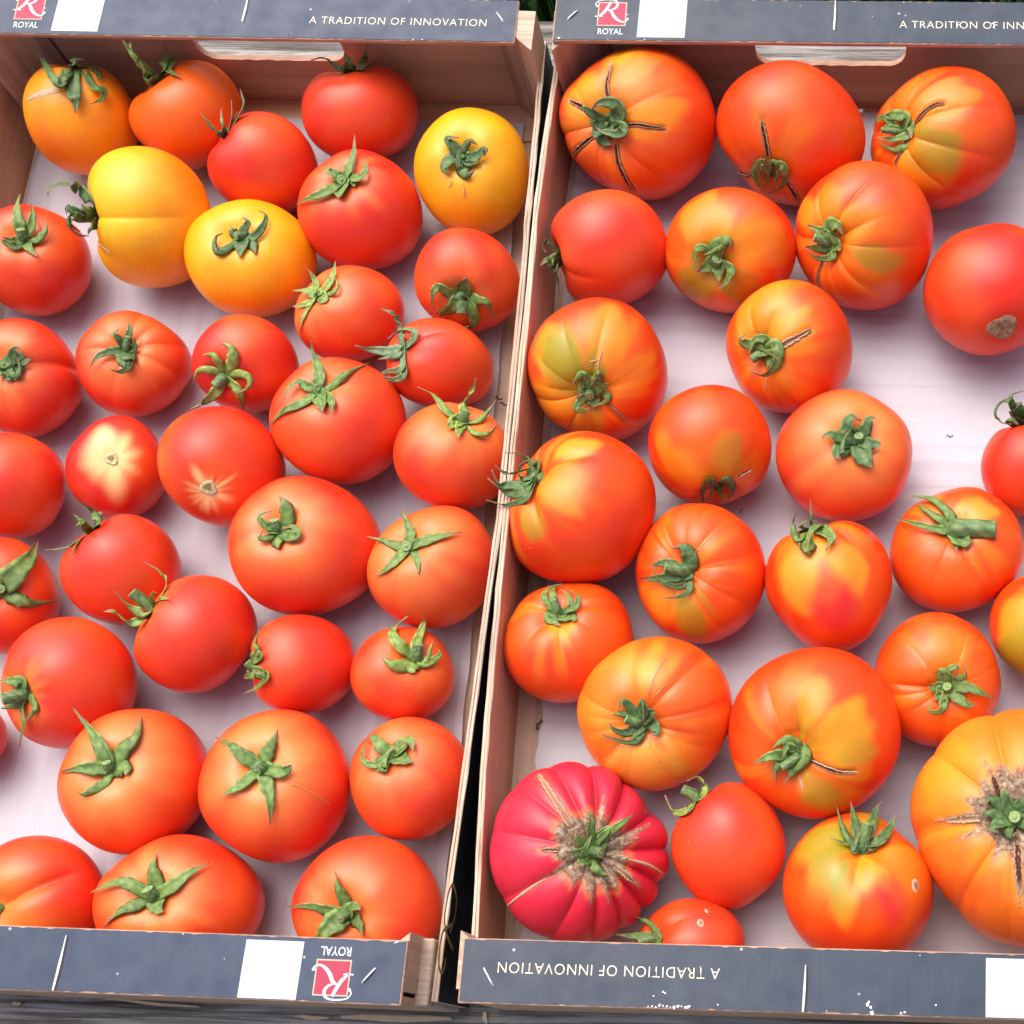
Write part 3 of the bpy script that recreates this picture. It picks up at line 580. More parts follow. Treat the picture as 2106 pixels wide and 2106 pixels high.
{'id': 'L11', 'type': 'red', 'label': 'orange red tomato with spiky pale calyx leaning over the yellow one', 'at': [-0.1095,0.36707,0.003],'up': 0.02487,'a': 0.02816,'n': [-0.5208,0.0779,0.8501],'S': [1.0741,0.0209,-0.0299,0.9374,-0.028,0.9655],'k': 0.86,'seed': 110,'ribs': (0,0),'hub': [-0.01149,0.00076,0.01644],'sepals': [(0.00384,[-0.01391,0.00875,0.01883,-0.01743,0.01386,0.0223]),(0.00417,[-0.00449,0.0017,0.02441,-0.00208,0.00891,0.02467,-0.00363,0.01943,0.02124]),(0.0025,[-0.00068,-0.00323,0.02656,0.00221,0.00039,0.02811,-0.00132,0.00765,0.02522]),(0.00542,[-0.01793,0.00334,0.01703,-0.02577,0.00217,0.01868]),(0.005,[-0.01543,-0.00496,0.01863,-0.02623,-0.0051,0.0148]),(0.00334,[-0.01625,-0.01056,0.01881,-0.02105,-0.01777,0.01086]),(0.00584,[-0.00512,-0.00566,0.0245,-0.00864,-0.00754,0.02302])],'sh': ('o', 0.8,0.7)},
{'id': 'L12', 'type': 'red', 'label': 'pointed red tomato with tangled grey green calyx between neighbours', 'at': [-0.05737,0.33793,0.003],'up': 0.02456,'a': 0.02682,'n': [-0.5209,-0.0625,0.8513],'S': [1.0986,0.0209,-0.0307,0.9209,-0.034,0.9613],'k': 0.95,'seed': 111,'ribs': (0,0),'creases': [(0.598,0.06,0.872)],'hub': [-0.01271,-0.00206,0.01772],'sepals': [(0.0037,[-0.01715,0.01198,0.01956,-0.02018,0.01545,0.02421,-0.02639,0.01714,0.02688]),(0.00329,[-0.00707,0.00012,0.02477,-0.00714,0.0046,0.02625,-0.0166,0.00852,0.02008,-0.02298,0.00388,0.01858]),(0.00493,[-0.02083,-0.00318,0.01766,-0.03143,-0.00204,0.01768,-0.03931,-0.00138,0.02093]),(0.00411,[-0.01794,-0.0073,0.0203,-0.02856,-0.00628,0.01496]),(0.0037,[-0.01267,-0.01503,0.02161,-0.02214,-0.01323,0.01483,-0.02797,-0.01334,0.01158]),(0.00345,[-0.01113,-0.01711,0.02063,-0.01706,-0.01877,0.01621,-0.02776,-0.01437,0.01185,-0.03331,-0.01093,0.01351]),(0.00493,[-0.01363,0.0016,0.02202,-0.01187,0.0043,0.02359])],'dents': [([0.747,-0.447,-0.493],0.1,10.0),([0.824,0.565,0.042],-0.04,8.0),([-0.961,-0.149,0.233],-0.05,8.0)]},
{'id': 'L13', 'type': 'red', 'label': 'big glossy red tomato with wide bright green star calyx in the middle of the crate', 'at': [-0.10526,0.30031,0.003],'up': 0.02977,'a': 0.03502,'n': [-0.156,0.189,0.9695],'S': [1.0019,0.0053,-0.0102,0.9901,0.0079,0.9781],'k': 0.86,'seed': 112,'ribs': (0,0),'hub': [-0.00405,0.00475,0.02332],'sepals': [(0.00525,[-0.00334,0.01245,0.02548,-0.0083,0.02371,0.02236,-0.01013,0.03206,0.02694]),(0.00484,[0.00543,0.00677,0.02828,0.01226,0.01395,0.02802,0.01674,0.02715,0.01394]),(0.00404,[-0.00958,0.00626,0.0255,-0.01342,0.00825,0.02647,-0.01708,0.00405,0.02774,-0.01925,-0.00287,0.02775]),(0.00484,[-0.00867,-0.00466,0.02829,-0.01945,-0.00768,0.02547,-0.0308,-0.01052,0.01377]),(0.00646,[0.0016,-0.00635,0.03029,0.00322,-0.01093,0.03099]),(0.00444,[0.00729,-0.00517,0.03149,0.00684,-0.01175,0.03109])],'ped': ([-0.00281,0.0043,0.02617],0.00323),'sh': ('o', 0.5,0.5),'dents': [([0.455,0.856,0.245],-0.03,8.0),([-0.878,-0.464,0.122],0.03,8.0)]},
{'id': 'L14', 'type': 'red', 'label': 'orange red tomato with pale green spread calyx, half behind the right wall', 'at': [-0.04259,0.28144,0.003],'up': 0.02847,'a': 0.03062,'n': [0.3324,0.5458,0.7691],'S': [0.9997,0.0036,-0.0075,0.9934,0.0099,0.977],'k': 0.86,'seed': 113,'ribs': (0,0),'hub': [0.00704,0.01181,0.01617],'sepals': [(0.004,[0.00022,0.0147,0.02149,-0.00798,0.02427,0.02102,-0.01541,0.02681,0.02491]),(0.004,[0.00632,0.02192,0.01446,0.01062,0.02789,0.01818,0.01303,0.03467,0.02105]),(0.0032,[0.01562,0.01318,0.01664,0.0185,0.02084,0.01197,0.02269,0.02629,0.0134]),(0.0036,[0.0165,0.00329,0.02272,0.02199,0.00394,0.01992,0.0232,0.01563,0.00786]),(0.0036,[0.00511,0.00621,0.0249,0.00315,0.01166,0.0225,0.01014,0.01942,0.01607]),(0.0048,[0.00923,0.0018,0.0271,0.00949,-0.00373,0.02893]),(0.00639,[0.00488,0.00462,0.02637,0.00322,0.00285,0.02814])],'ped': ([0.00993,0.01637,0.02029],0.00272),'sh': ('o', 0.8,0.8)},
{'id': 'L15', 'type': 'red', 'label': 'broad ribbed tomato at the left edge with a deep crease and coiled calyx', 'at': [-0.28395,0.32543,0.003],'up': 0.02458,'a': 0.03031,'n': [0.0285,-0.2322,0.9722],'S': [0.942,-0.0099,0.0135,1.0465,0.0475,0.9864],'k': 0.8,'seed': 114,'ribs': (0,0),'creases': [(0.187,0.14,1.769),(4.825,0.05,0.898)],'hub': [0.00082,-0.00382,0.01839],'sepals': [(0.00498,[0.00721,-0.00108,0.02309,0.01007,0.0024,0.02645,0.01379,0.00198,0.02576]),(0.00582,[0.01045,-0.00103,0.02312,0.01225,-0.00347,0.02117,0.01777,-0.00028,0.02202]),(0.00582,[0.00837,-0.00742,0.02013,0.01199,-0.00401,0.02054,0.01747,0.00072,0.02182]),(0.00665,[0.00579,-0.01023,0.0203,0.00281,-0.01197,0.02014]),(0.00374,[0.01068,-0.01148,0.02276,0.01259,-0.00731,0.0233,0.01121,-0.00158,0.02567])],'ped': ([0.00242,-0.00419,0.02213],0.00299),'sh': ('o', 0.6,0.7),'dents': [([0.85,0.101,-0.516],0.06,14.0),([0.597,0.802,0.029],-0.05,10.0)]},
{'id': 'L16', 'type': 'red', 'label': 'ribbed orange red tomato with thin twisted dark calyx, on the open paper', 'at': [-0.22585,0.33548,0.003],'up': 0.02336,'a': 0.02872,'n': [0.2934,-0.0798,0.9526],'S': [1.0063,0.0094,-0.016,0.9835,0.002,0.9804],'k': 0.8,'seed': 115,'ribs': (7,0.035),'creases': [(3.142,0.06,0.792),(0.935,0.07,0.74)],'hub': [0.00513,-0.00136,0.01708],'sepals': [(0.00374,[0.00772,0.00364,0.02232,0.00865,0.00728,0.02383,0.00677,0.01165,0.02402]),(0.00333,[0.00392,0.00105,0.02357,0.00244,0.00309,0.02617,0.00377,0.00587,0.02577]),(0.00416,[0.00011,-0.00521,0.02185,-0.00511,-0.00945,0.02443,-0.0091,-0.01476,0.02267]),(0.0079,[0.00791,-0.01081,0.02095,0.00861,-0.00842,0.01991]),(0.00374,[0.00959,-0.01233,0.02054,0.00673,-0.01646,0.02148,0.00178,-0.01607,0.023]),(0.00416,[0.00977,-0.00078,0.01914,0.01025,0.0044,0.02111])],'ped': ([0.0082,0.00318,0.02314],0.002),'sh': ('o', 0.7,0.7),'dents': [([-0.017,0.873,0.488],0.03,14.0),([0.618,0.783,0.07],-0.05,14.0),([0.891,0.235,-0.389],0.05,14.0),([-0.763,-0.64,0.093],-0.03,10.0)]},
{'id': 'L17', 'type': 'red', 'label': 'red tomato with six pointed olive calyx drooping over the next fruit', 'at': [-0.16245,0.33459,0.003],'up': 0.02586,'a': 0.02712,'n': [-0.17,-0.7439,0.6463],'S': [1.0265,0.0127,-0.0206,0.9686,-0.007,0.9762],'k': 0.88,'seed': 116,'ribs': (0,0),'hub': [-0.00385,-0.0142,0.01249],'sepals': [(0.00578,[0.00443,-0.01118,0.02431,0.00428,-0.00531,0.02796,-0.00198,-0.00251,0.02828]),(0.00454,[-0.00475,-0.01089,0.02348,-0.00655,-0.00863,0.02569,-0.01307,-0.00745,0.02307]),(0.00454,[-0.00911,-0.01403,0.01784,-0.01663,-0.01387,0.01729,-0.02234,-0.01654,0.00893]),(0.00495,[-0.00942,-0.02157,0.00879,-0.0186,-0.02351,0.00198,-0.02472,-0.02862,0.00297]),(0.00454,[0.00355,-0.02086,0.01291,0.00432,-0.02503,0.00741,0.00149,-0.02643,-0.002]),(0.00413,[0.00715,-0.01634,0.01938,0.01194,-0.01845,0.01856,0.01068,-0.02239,0.01602,0.00289,-0.02401,0.01214])],'ped': ([-0.00729,-0.02121,0.01482],0.00297),'dents': [([-0.604,0.537,0.59],-0.04,10.0)]},
{'id': 'L18', 'type': 'red', 'label': "plain red tomato cut by the photo's left edge, no calyx in view", 'at': [-0.27664,0.26069,0.003],'up': 0.02766,'a': 0.02867,'n': [-0.7477,0.082,0.6589],'S': [0.9952,0.0063,-0.0139,0.993,0.0059,0.9818],'k': 0.9,'seed': 117,'ribs': (0,0),'hub': [-0.01597,0.00171,0.01396]},
{'id': 'L19', 'type': 'bloss', 'label': 'small red tomato showing its blossom end with a pale yellow halo', 'at': [-0.22331,0.27358,0.003],'up': 0.02354,'a': 0.02586,'n': [-0.3575,0.2313,-0.9048],'S': [0.9714,-0.0007,-0.0011,1.0185,0.0225,0.9809],'k': 0.9,'seed': 118,'ribs': (5,0.02),'hub': [-0.00663,0.00412,-0.01687],'sh': ('P', 0.42,0.9),'dents': [([0.135,0.929,0.345],0.05,14.0),([-0.639,0.49,0.593],-0.06,14.0),([0.825,0.509,-0.245],-0.04,12.0),([-0.825,-0.509,0.245],0.03,10.0)],'blos': ([0.00721,-0.00416,0.01963],0.00341)},
{'id': 'L20', 'type': 'bloss', 'label': 'red tomato showing its blossom end scar low on the fruit', 'at': [-0.16326,0.27144,0.003],'up': 0.03182,'a': 0.03233,'n': [-0.1469,0.7684,-0.6228],'S': [0.9989,0.0056,-0.0117,0.992,0.0073,0.9791],'k': 0.92,'seed': 119,'ribs': (0,0),'hub': [-0.00332,0.0186,-0.01481],'sh': ('P', 0.28,0.8),'blos': ([0.00394,-0.02019,0.01854],0.00416)},
{'id': 'L21', 'type': 'red', 'label': 'large wide red tomato with one broad raised calyx leaf', 'at': [-0.11511,0.22867,0.003],'up': 0.02993,'a': 0.03747,'n': [-0.1039,-0.0466,0.9935],'S': [1.0256,0.0092,-0.0197,0.9689,-0.0043,0.9766],'k': 0.84,'seed': 120,'ribs': (0,0),'hub': [-0.00323,-0.00128,0.02478],'sepals': [(0.00785,[0.00181,0.00365,0.03031,0.00175,0.00963,0.03333,-0.00215,0.01392,0.03262]),(0.00353,[-0.00823,-0.00091,0.02912,-0.01098,0.00299,0.03123,-0.00515,0.00575,0.03168]),(0.00353,[-0.00679,-0.00711,0.02861,-0.01069,-0.00775,0.02998,-0.00928,-0.00346,0.02938]),(0.00746,[-0.00212,-0.00924,0.02821,-0.00041,-0.01287,0.02937]),(0.00471,[0.00381,-0.00623,0.02901,0.0092,-0.00626,0.03132,0.00619,-0.00211,0.03084,-0.00083,-0.00272,0.02804]),(0.00628,[-0.00553,-0.00336,0.0274,-0.00793,-0.00538,0.02826])],'ped': ([-0.00385,0.00142,0.03052],0.00267),'sh': ('o', 0.6,0.7),'dents': [([-0.817,0.331,0.472],-0.04,8.0),([0.882,-0.174,-0.438],0.03,8.0)]},
{'id': 'L22', 'type': 'red', 'label': 'orange red tomato with five flat calyx points and a water speck, at the right wall', 'at': [-0.04748,0.21918,0.003],'up': 0.02744,'a': 0.03225,'n': [-0.2511,0.0797,0.9647],'S': [0.9998,0.0032,-0.0082,0.9946,0.0082,0.9757],'k': 0.86,'seed': 121,'ribs': (0,0),'hub': [-0.00584,0.00195,0.02131],'sepals': [(0.00469,[-0.00566,0.00848,0.02384,-0.00913,0.01548,0.0225,-0.01398,0.02443,0.01862]),(0.00508,[0.00425,0.00392,0.02764,0.01235,0.00641,0.02787,0.02,0.01025,0.02386]),(0.00469,[-0.01306,0.00318,0.02252,-0.02127,0.00702,0.01959,-0.03018,0.00957,0.01788]),(0.00508,[-0.01089,-0.0054,0.02394,-0.01576,-0.01015,0.02353,-0.02268,-0.01249,0.0187]),(0.00664,[-0.00024,-0.00616,0.02651,0.00137,-0.01337,0.02673])],'ped': ([-0.00674,0.00177,0.02536],0.00312),'sh': ('o', 0.9,0.8),'dents': [([-0.498,0.749,0.438],-0.04,10.0),([0.461,0.869,0.181],0.03,10.0)]},
{'id': 'L23', 'type': 'red', 'label': 'red tomato at the left edge with two very broad green calyx leaves', 'at': [-0.27017,0.19977,0.003],'up': 0.02562,'a': 0.02836,'n': [0.4798,-0.1771,0.8593],'S': [0.9448,-0.0078,0.0137,1.0565,0.0349,0.9732],'k': 0.86,'seed': 122,'ribs': (0,0),'hub': [0.00926,-0.00319,0.01661],'sepals': [(0.00947,[0.01678,0.00495,0.01901,0.01936,0.01606,0.01365,0.01535,0.02852,0.00513]),(0.00868,[0.01696,-0.0052,0.01584,0.02318,-0.00781,0.01226,0.02704,-0.00051,-0.00458]),(0.0071,[0.00613,-0.00039,0.02401,0.00211,0.00305,0.02741]),(0.00631,[0.00726,-0.01053,0.02115,0.00329,-0.01704,0.02126])],'ped': ([0.01162,-0.00376,0.02043],0.00268)},
{'id': 'L24', 'type': 'red', 'label': 'crimson red tomato with its calyx hidden behind the upper left shoulder', 'at': [-0.20868,0.21399,0.003],'up': 0.02744,'a': 0.03011,'n': [-0.482,0.6209,0.6182],'S': [0.9852,0.0023,-0.0077,1.0062,0.012,0.9787],'k': 0.92,'seed': 123,'ribs': (0,0),'hub': [-0.01094,0.01444,0.0141],'sepals': [(0.00434,[-0.00312,0.01663,0.02603,-0.00749,0.02303,0.02427,-0.00711,0.02305,0.0346]),(0.00315,[-0.00518,0.01934,0.02146,-0.00396,0.02219,0.02256,-0.00334,0.01936,0.02052]),(0.00315,[-0.00706,0.01303,0.03049,-0.00812,0.01499,0.03349,-0.01028,0.01635,0.03492]),(0.00284,[-0.01142,0.00708,0.02303,-0.01151,0.00081,0.02651,-0.0121,-0.00406,0.02658]),(0.00252,[-0.01274,0.00846,0.01954,-0.01806,0.00318,0.02223,-0.02744,0.00103,0.02404])],'ped': ([-0.01566,0.01852,0.01894],0.00268),'dents': [([-0.692,0.461,0.556],-0.06,8.0)]},
{'id': 'L25', 'type': 'red', 'label': 'red tomato lying with long stem stub and wavy calyx over the crimson one', 'at': [-0.1643,0.17987,0.003],'up': 0.02887,'a': 0.03034,'n': [-0.7142,0.3794,0.5882],'S': [1.0003,0.0046,-0.0135,0.9917,0.0046,0.9781],'k': 0.88,'seed': 124,'ribs': (0,0),'hub': [-0.01574,0.00821,0.01282],'sepals': [(0.00348,[-0.01182,0.01468,0.01756,-0.00903,0.02005,0.02055,-0.0109,0.02483,0.02472,-0.01757,0.02774,0.02923]),(0.00387,[-0.01055,0.0098,0.02018,-0.00072,0.009,0.02969]),(0.00503,[-0.01422,0.00226,0.02571,-0.02074,0.00381,0.0298,-0.02436,0.00869,0.03769]),(0.00425,[-0.01647,-0.0008,0.02307,-0.02194,-0.00242,0.02517,-0.02666,0.00111,0.03046,-0.03143,0.0005,0.03188]),(0.00278,[-0.01101,0.01055,0.02907,-0.01326,0.01531,0.01796])],'ped': ([-0.02524,0.01451,0.02052],0.00309),'sh': ('o', 0.5,0.5),'dents': [([-0.88,0.099,0.465],-0.09,12.0),([-0.842,-0.468,0.267],0.03,12.0)]},
{'id': 'L26', 'type': 'red', 'label': 'large red tomato at the left side, thick stem stub pointing left', 'at': [-0.22324,0.15159,0.003],'up': 0.03078,'a': 0.03285,'n': [-0.3975,-0.4503,0.7995],'S': [0.9946,0.0038,-0.0133,0.9962,0.005,0.9792],'k': 0.88,'seed': 125,'ribs': (0,0),'hub': [-0.00964,-0.01055,0.01859],'sepals': [(0.00574,[-0.00945,-0.00643,0.0244,-0.01493,-0.00573,0.02415,-0.02327,-0.00448,0.01919]),(0.0046,[-0.0039,-0.01545,0.02193,-0.00139,-0.02015,0.02282,-0.00854,-0.02469,0.01646]),(0.00383,[-0.01064,-0.01598,0.01772,-0.00884,-0.02403,0.01681,-0.01525,-0.03436,0.00593]),(0.0046,[-0.01501,-0.01612,0.01786,-0.02269,-0.01763,0.01569]),(0.00536,[-0.01198,-0.00807,0.02199,-0.01459,-0.00935,0.0209])],'ped': ([-0.01672,-0.01507,0.02489],0.00322),'sh': ('o', 0.4,0.7),'dents': [([-0.871,-0.156,0.466],-0.03,8.0),([-0.023,0.96,0.278],0.03,8.0)]},
{'id': 'L27', 'type': 'red', 'label': 'small red tomato with drooping calyx touching its left neighbour', 'at': [-0.10933,0.16666,0.003],'up': 0.02471,'a': 0.02718,'n': [-0.8886,-0.1894,0.4176],'S': [1.0285,0.0081,-0.0214,0.9655,-0.0046,0.9774],'k': 0.92,'seed': 126,'ribs': (0,0),'hub': [-0.0191,-0.00397,0.00884],'sepals': [(0.00347,[-0.01369,-0.00081,0.02416,-0.01638,0.00347,0.02273,-0.01687,0.01306,0.0174]),(0.00616,[-0.01623,-0.01112,0.01971,-0.02335,-0.01118,0.01144]),(0.00308,[-0.00648,-0.01314,0.02471,-0.01305,-0.01746,0.01787,-0.02301,-0.01928,0.01119]),(0.00539,[-0.01128,-0.00348,0.02547,-0.01476,-0.00199,0.02291]),(0.00539,[-0.00721,-0.01247,0.02498,-0.01654,-0.00729,0.01468])],'ped': ([-0.0231,-0.00289,0.01129],0.00262),'sh': ('o', 0.5,0.5)},
{'id': 'L28', 'type': 'red', 'label': 'smallest round red tomato of the left crate with pale green upright calyx', 'at': [-0.05815,0.16334,0.003],'up': 0.0227,'a': 0.02514,'n': [0.5252,0.1958,0.8281],'S': [1.0104,0.0042,-0.0121,0.985,0.003,0.9748],'k': 0.86,'seed': 127,'ribs': (0,0),'hub': [0.00918,0.00348,0.0141],'sepals': [(0.00461,[0.00429,0.00769,0.02241,-0.00045,0.0141,0.02159,-0.00054,0.02136,0.01402,0.00445,0.02682,0.01358]),(0.00461,[0.01066,0.01107,0.0172,0.01051,0.0221,0.01021,0.01287,0.03242,0.01305]),(0.00615,[0.00616,-0.00235,0.02236,0.00129,-0.00205,0.02607,-0.00342,0.0022,0.02567]),(0.00692,[0.01056,-0.00287,0.01933,0.01226,-0.00476,0.0193]),(0.00346,[0.01601,0.00059,0.01605,0.01752,0.00766,0.0161,0.01738,0.01503,0.01157]),(0.00384,[0.01652,0.00153,0.01557,0.02103,0.00668,0.01195,0.01985,0.0099,0.01166])],'ped': ([0.01217,0.00965,0.01929],0.00292),'sh': ('o', 0.6,0.5),'dents': [([-0.188,0.925,0.329],-0.03,10.0)]},
{'id': 'L29', 'type': 'red', 'label': 'big tomato with two long calyx points forming a V', 'at': [-0.18251,0.10423,0.003],'up': 0.02827,'a': 0.03531,'n': [0.0116,-0.0057,0.9999],'S': [0.9776,-0.0003,-0.004,1.0187,0.01,0.9741],'k': 0.86,'seed': 128,'ribs': (0,0),'hub': [0.00018,0.0001,0.02407],'sepals': [(0.00601,[-0.00407,0.00935,0.02935,-0.01216,0.01865,0.02678,-0.02298,0.02926,0.02525]),(0.00751,[0.00598,0.00896,0.02897,0.01156,0.01564,0.02934,0.00806,0.02811,0.02117]),(0.00563,[-0.00777,-0.0008,0.02848,-0.01319,-0.00108,0.02911,-0.02444,-0.00179,0.02277]),(0.00413,[-0.00075,-0.0076,0.02711,-0.00578,-0.01166,0.02857,-0.00953,-0.01352,0.02834,-0.0137,-0.01105,0.02811]),(0.00751,[0.00877,-0.00036,0.02841,0.00981,-0.00381,0.02932])],'ped': ([-0.00028,0.00213,0.02929],0.0024),'sh': ('o', 0.8,0.9)},
{'id': 'L30', 'type': 'red', 'label': 'big tomato with flat five pointed calyx and a dotted scar line', 'at': [-0.11131,0.10345,0.003],'up': 0.03005,'a': 0.03664,'n': [0.0863,0.0898,0.9922],'S': [0.9766,-0.0006,-0.0028,1.0207,0.0104,0.9733],'k': 0.86,'seed': 129,'ribs': (0,0),'creases': [(0.299,0.03,0.713)],'hub': [0.00209,0.00261,0.02478],'sepals': [(0.00559,[-0.00656,0.00766,0.02992,-0.01223,0.0119,0.02992,-0.025,0.01791,0.0191]),(0.00596,[0.00442,0.00995,0.0276,0.00712,0.01484,0.02889,0.00813,0.02157,0.02739]),(0.00484,[-0.00345,-0.0062,0.03078,-0.00814,-0.01012,0.03181,-0.01386,-0.01276,0.02998]),(0.00559,[0.00759,-0.00708,0.0295,0.01057,-0.01576,0.03034,0.01005,-0.02429,0.02647]),(0.00559,[0.01304,0.00024,0.02964,0.0165,0.00173,0.02987,0.0171,0.00369,0.0293])],'ped': ([0.00107,0.00037,0.0293],0.00328),'cracks': [('t', 0.00075,[0.01461,-0.0041,0.02653,0.0224,-0.00683,0.02329,0.02736,-0.00928,0.01815,0.0312,-0.0112,0.01183])],'sh': ('o', 0.8,1.0),'dents': [([-0.862,-0.429,0.27],0.03,10.0),([-0.726,0.551,0.411],-0.03,10.0)]},
{'id': 'L31', 'type': 'red', 'label': 'tomato with crumpled dark calyx against the right wall near the front', 'at': [-0.04784,0.10935,0.003],'up': 0.02596,'a': 0.03004,'n': [-0.164,0.2842,0.9447],'S': [0.9778,-0.0006,-0.0026,1.0197,0.0106,0.973],'k': 0.86,'seed': 130,'ribs': (0,0),'hub': [-0.00343,0.00631,0.0194],'sepals': [(0.00523,[-0.00885,0.0106,0.02202,-0.01387,0.01555,0.01957,-0.01779,0.01357,0.01807]),(0.00299,[-0.00901,0.00038,0.02461,-0.01523,0.00254,0.02411,-0.01686,0.00971,0.02177,-0.01526,0.01667,0.01794]),(0.00673,[0.0017,0.00992,0.02284,0.00643,0.01247,0.02505,0.00884,0.00706,0.02631]),(0.00673,[0.00501,0.00255,0.02631,0.0096,0.0018,0.02691]),(0.00314,[-0.00433,-0.00224,0.02703,-0.00488,0.00333,0.02501,-0.00258,0.00787,0.02479,0.005,0.01119,0.02714]),(0.00673,[-0.00702,0.00055,0.02408,-0.00437,-0.00356,0.02639])],'ped': ([-0.00228,0.00615,0.02271],0.00284),'sh': ('o', 0.7,0.6)},
{'id': 'L32', 'type': 'red', 'label': 'tomato at the front left edge with a deep diagonal crease', 'at': [-0.22179,0.04427,0.003],'up': 0.02745,'a': 0.03277,'n': [-0.3075,-0.3174,0.8971],'S': [1.0068,0.0034,-0.0209,0.9815,-0.0007,0.982],'k': 0.8,'seed': 131,'ribs': (0,0),'creases': [(0.524,0.2,1.452)],'hub': [-0.00691,-0.00657,0.01862],'sepals': [(0.00441,[-0.011,-0.00219,0.02239,-0.01698,-0.00095,0.02238]),(0.00441,[-0.0079,-0.01221,0.01938,-0.00861,-0.01771,0.01871])],'sh': ('o', 0.7,1.0)},
{'id': 'L33', 'type': 'red', 'label': 'wide tomato at the front board with star calyx and ringed stem end', 'at': [-0.15154,0.04451,0.003],'up': 0.0283,'a': 0.03527,'n': [0.0098,0.0208,0.9997],'S': [1.0544,0.0083,-0.039,0.9331,-0.008,0.9876],'k': 0.84,'seed': 132,'ribs': (0,0),'hub': [-0.00068,0.00028,0.02367],'sepals': [(0.00657,[0.0003,0.00744,0.02715,-0.00134,0.01344,0.02878,-0.00198,0.01984,0.02591]),(0.00548,[0.00929,0.00488,0.02734,0.01563,0.01144,0.02649,0.0213,0.0169,0.02029]),(0.00511,[-0.00849,0.00425,0.02833,-0.01456,0.006,0.02951,-0.02205,0.00393,0.02794,-0.03192,0.00137,0.02164]),(0.00548,[-0.00779,-0.00468,0.02808,-0.0139,-0.0077,0.02887,-0.02245,-0.01421,0.02361]),(0.00694,[0.00408,-0.00566,0.02757,0.0072,-0.00706,0.02851])],'ped': ([-0.0019,0.00294,0.02911],0.00321),'sh': ('o', 0.6,0.9),'dents': [([-0.602,0.71,0.364],-0.05,8.0),([0.904,0.077,-0.42],0.03,8.0)]},
{'id': 'L34', 'type': 'red', 'label': 'orange red tomato half behind the front board, calyx reaching left', 'at': [-0.06013,0.04559,0.003],'up': 0.02842,'a': 0.03413,'n': [-0.0684,-0.2563,0.9642],'S': [1.0195,0.0032,-0.0162,0.9758,-0.0004,0.9754],'k': 0.84,'seed': 133,'ribs': (0,0),'hub': [-0.002,-0.00582,0.02185],'sepals': [(0.00508,[-0.00269,0.00036,0.0279,-0.00502,0.00538,0.03113,-0.00732,0.01265,0.03059]),(0.00472,[-0.00983,-0.00504,0.02549,-0.01723,-0.00336,0.02696,-0.03396,-0.00307,0.01622]),(0.00871,[-0.00687,-0.01094,0.02375,-0.01112,-0.01586,0.02379,-0.01545,-0.01971,0.02005]),(0.00581,[0.00463,-0.01073,0.02476,0.00744,-0.01613,0.02495]),(0.00581,[0.00298,-0.00346,0.02673,0.00627,-0.00486,0.02771])],'ped': ([-0.00347,-0.00841,0.02645],0.0029),'sh': ('o', 0.6,0.7)},
{'id': 'L35', 'type': 'red', 'label': "red tomato barely in view at the photo's left edge below the large one", 'at': [-0.28147,0.12572,0.003],'up': 0.02004,'a': 0.02151,'n': [0.2474,0.6018,0.7593],'S': [0.9924,0.0033,-0.0141,0.9973,0.0041,0.9803],'k': 0.9,'seed': 134,'ribs': (0,0),'hub': [0.00377,0.00962,0.01183]},
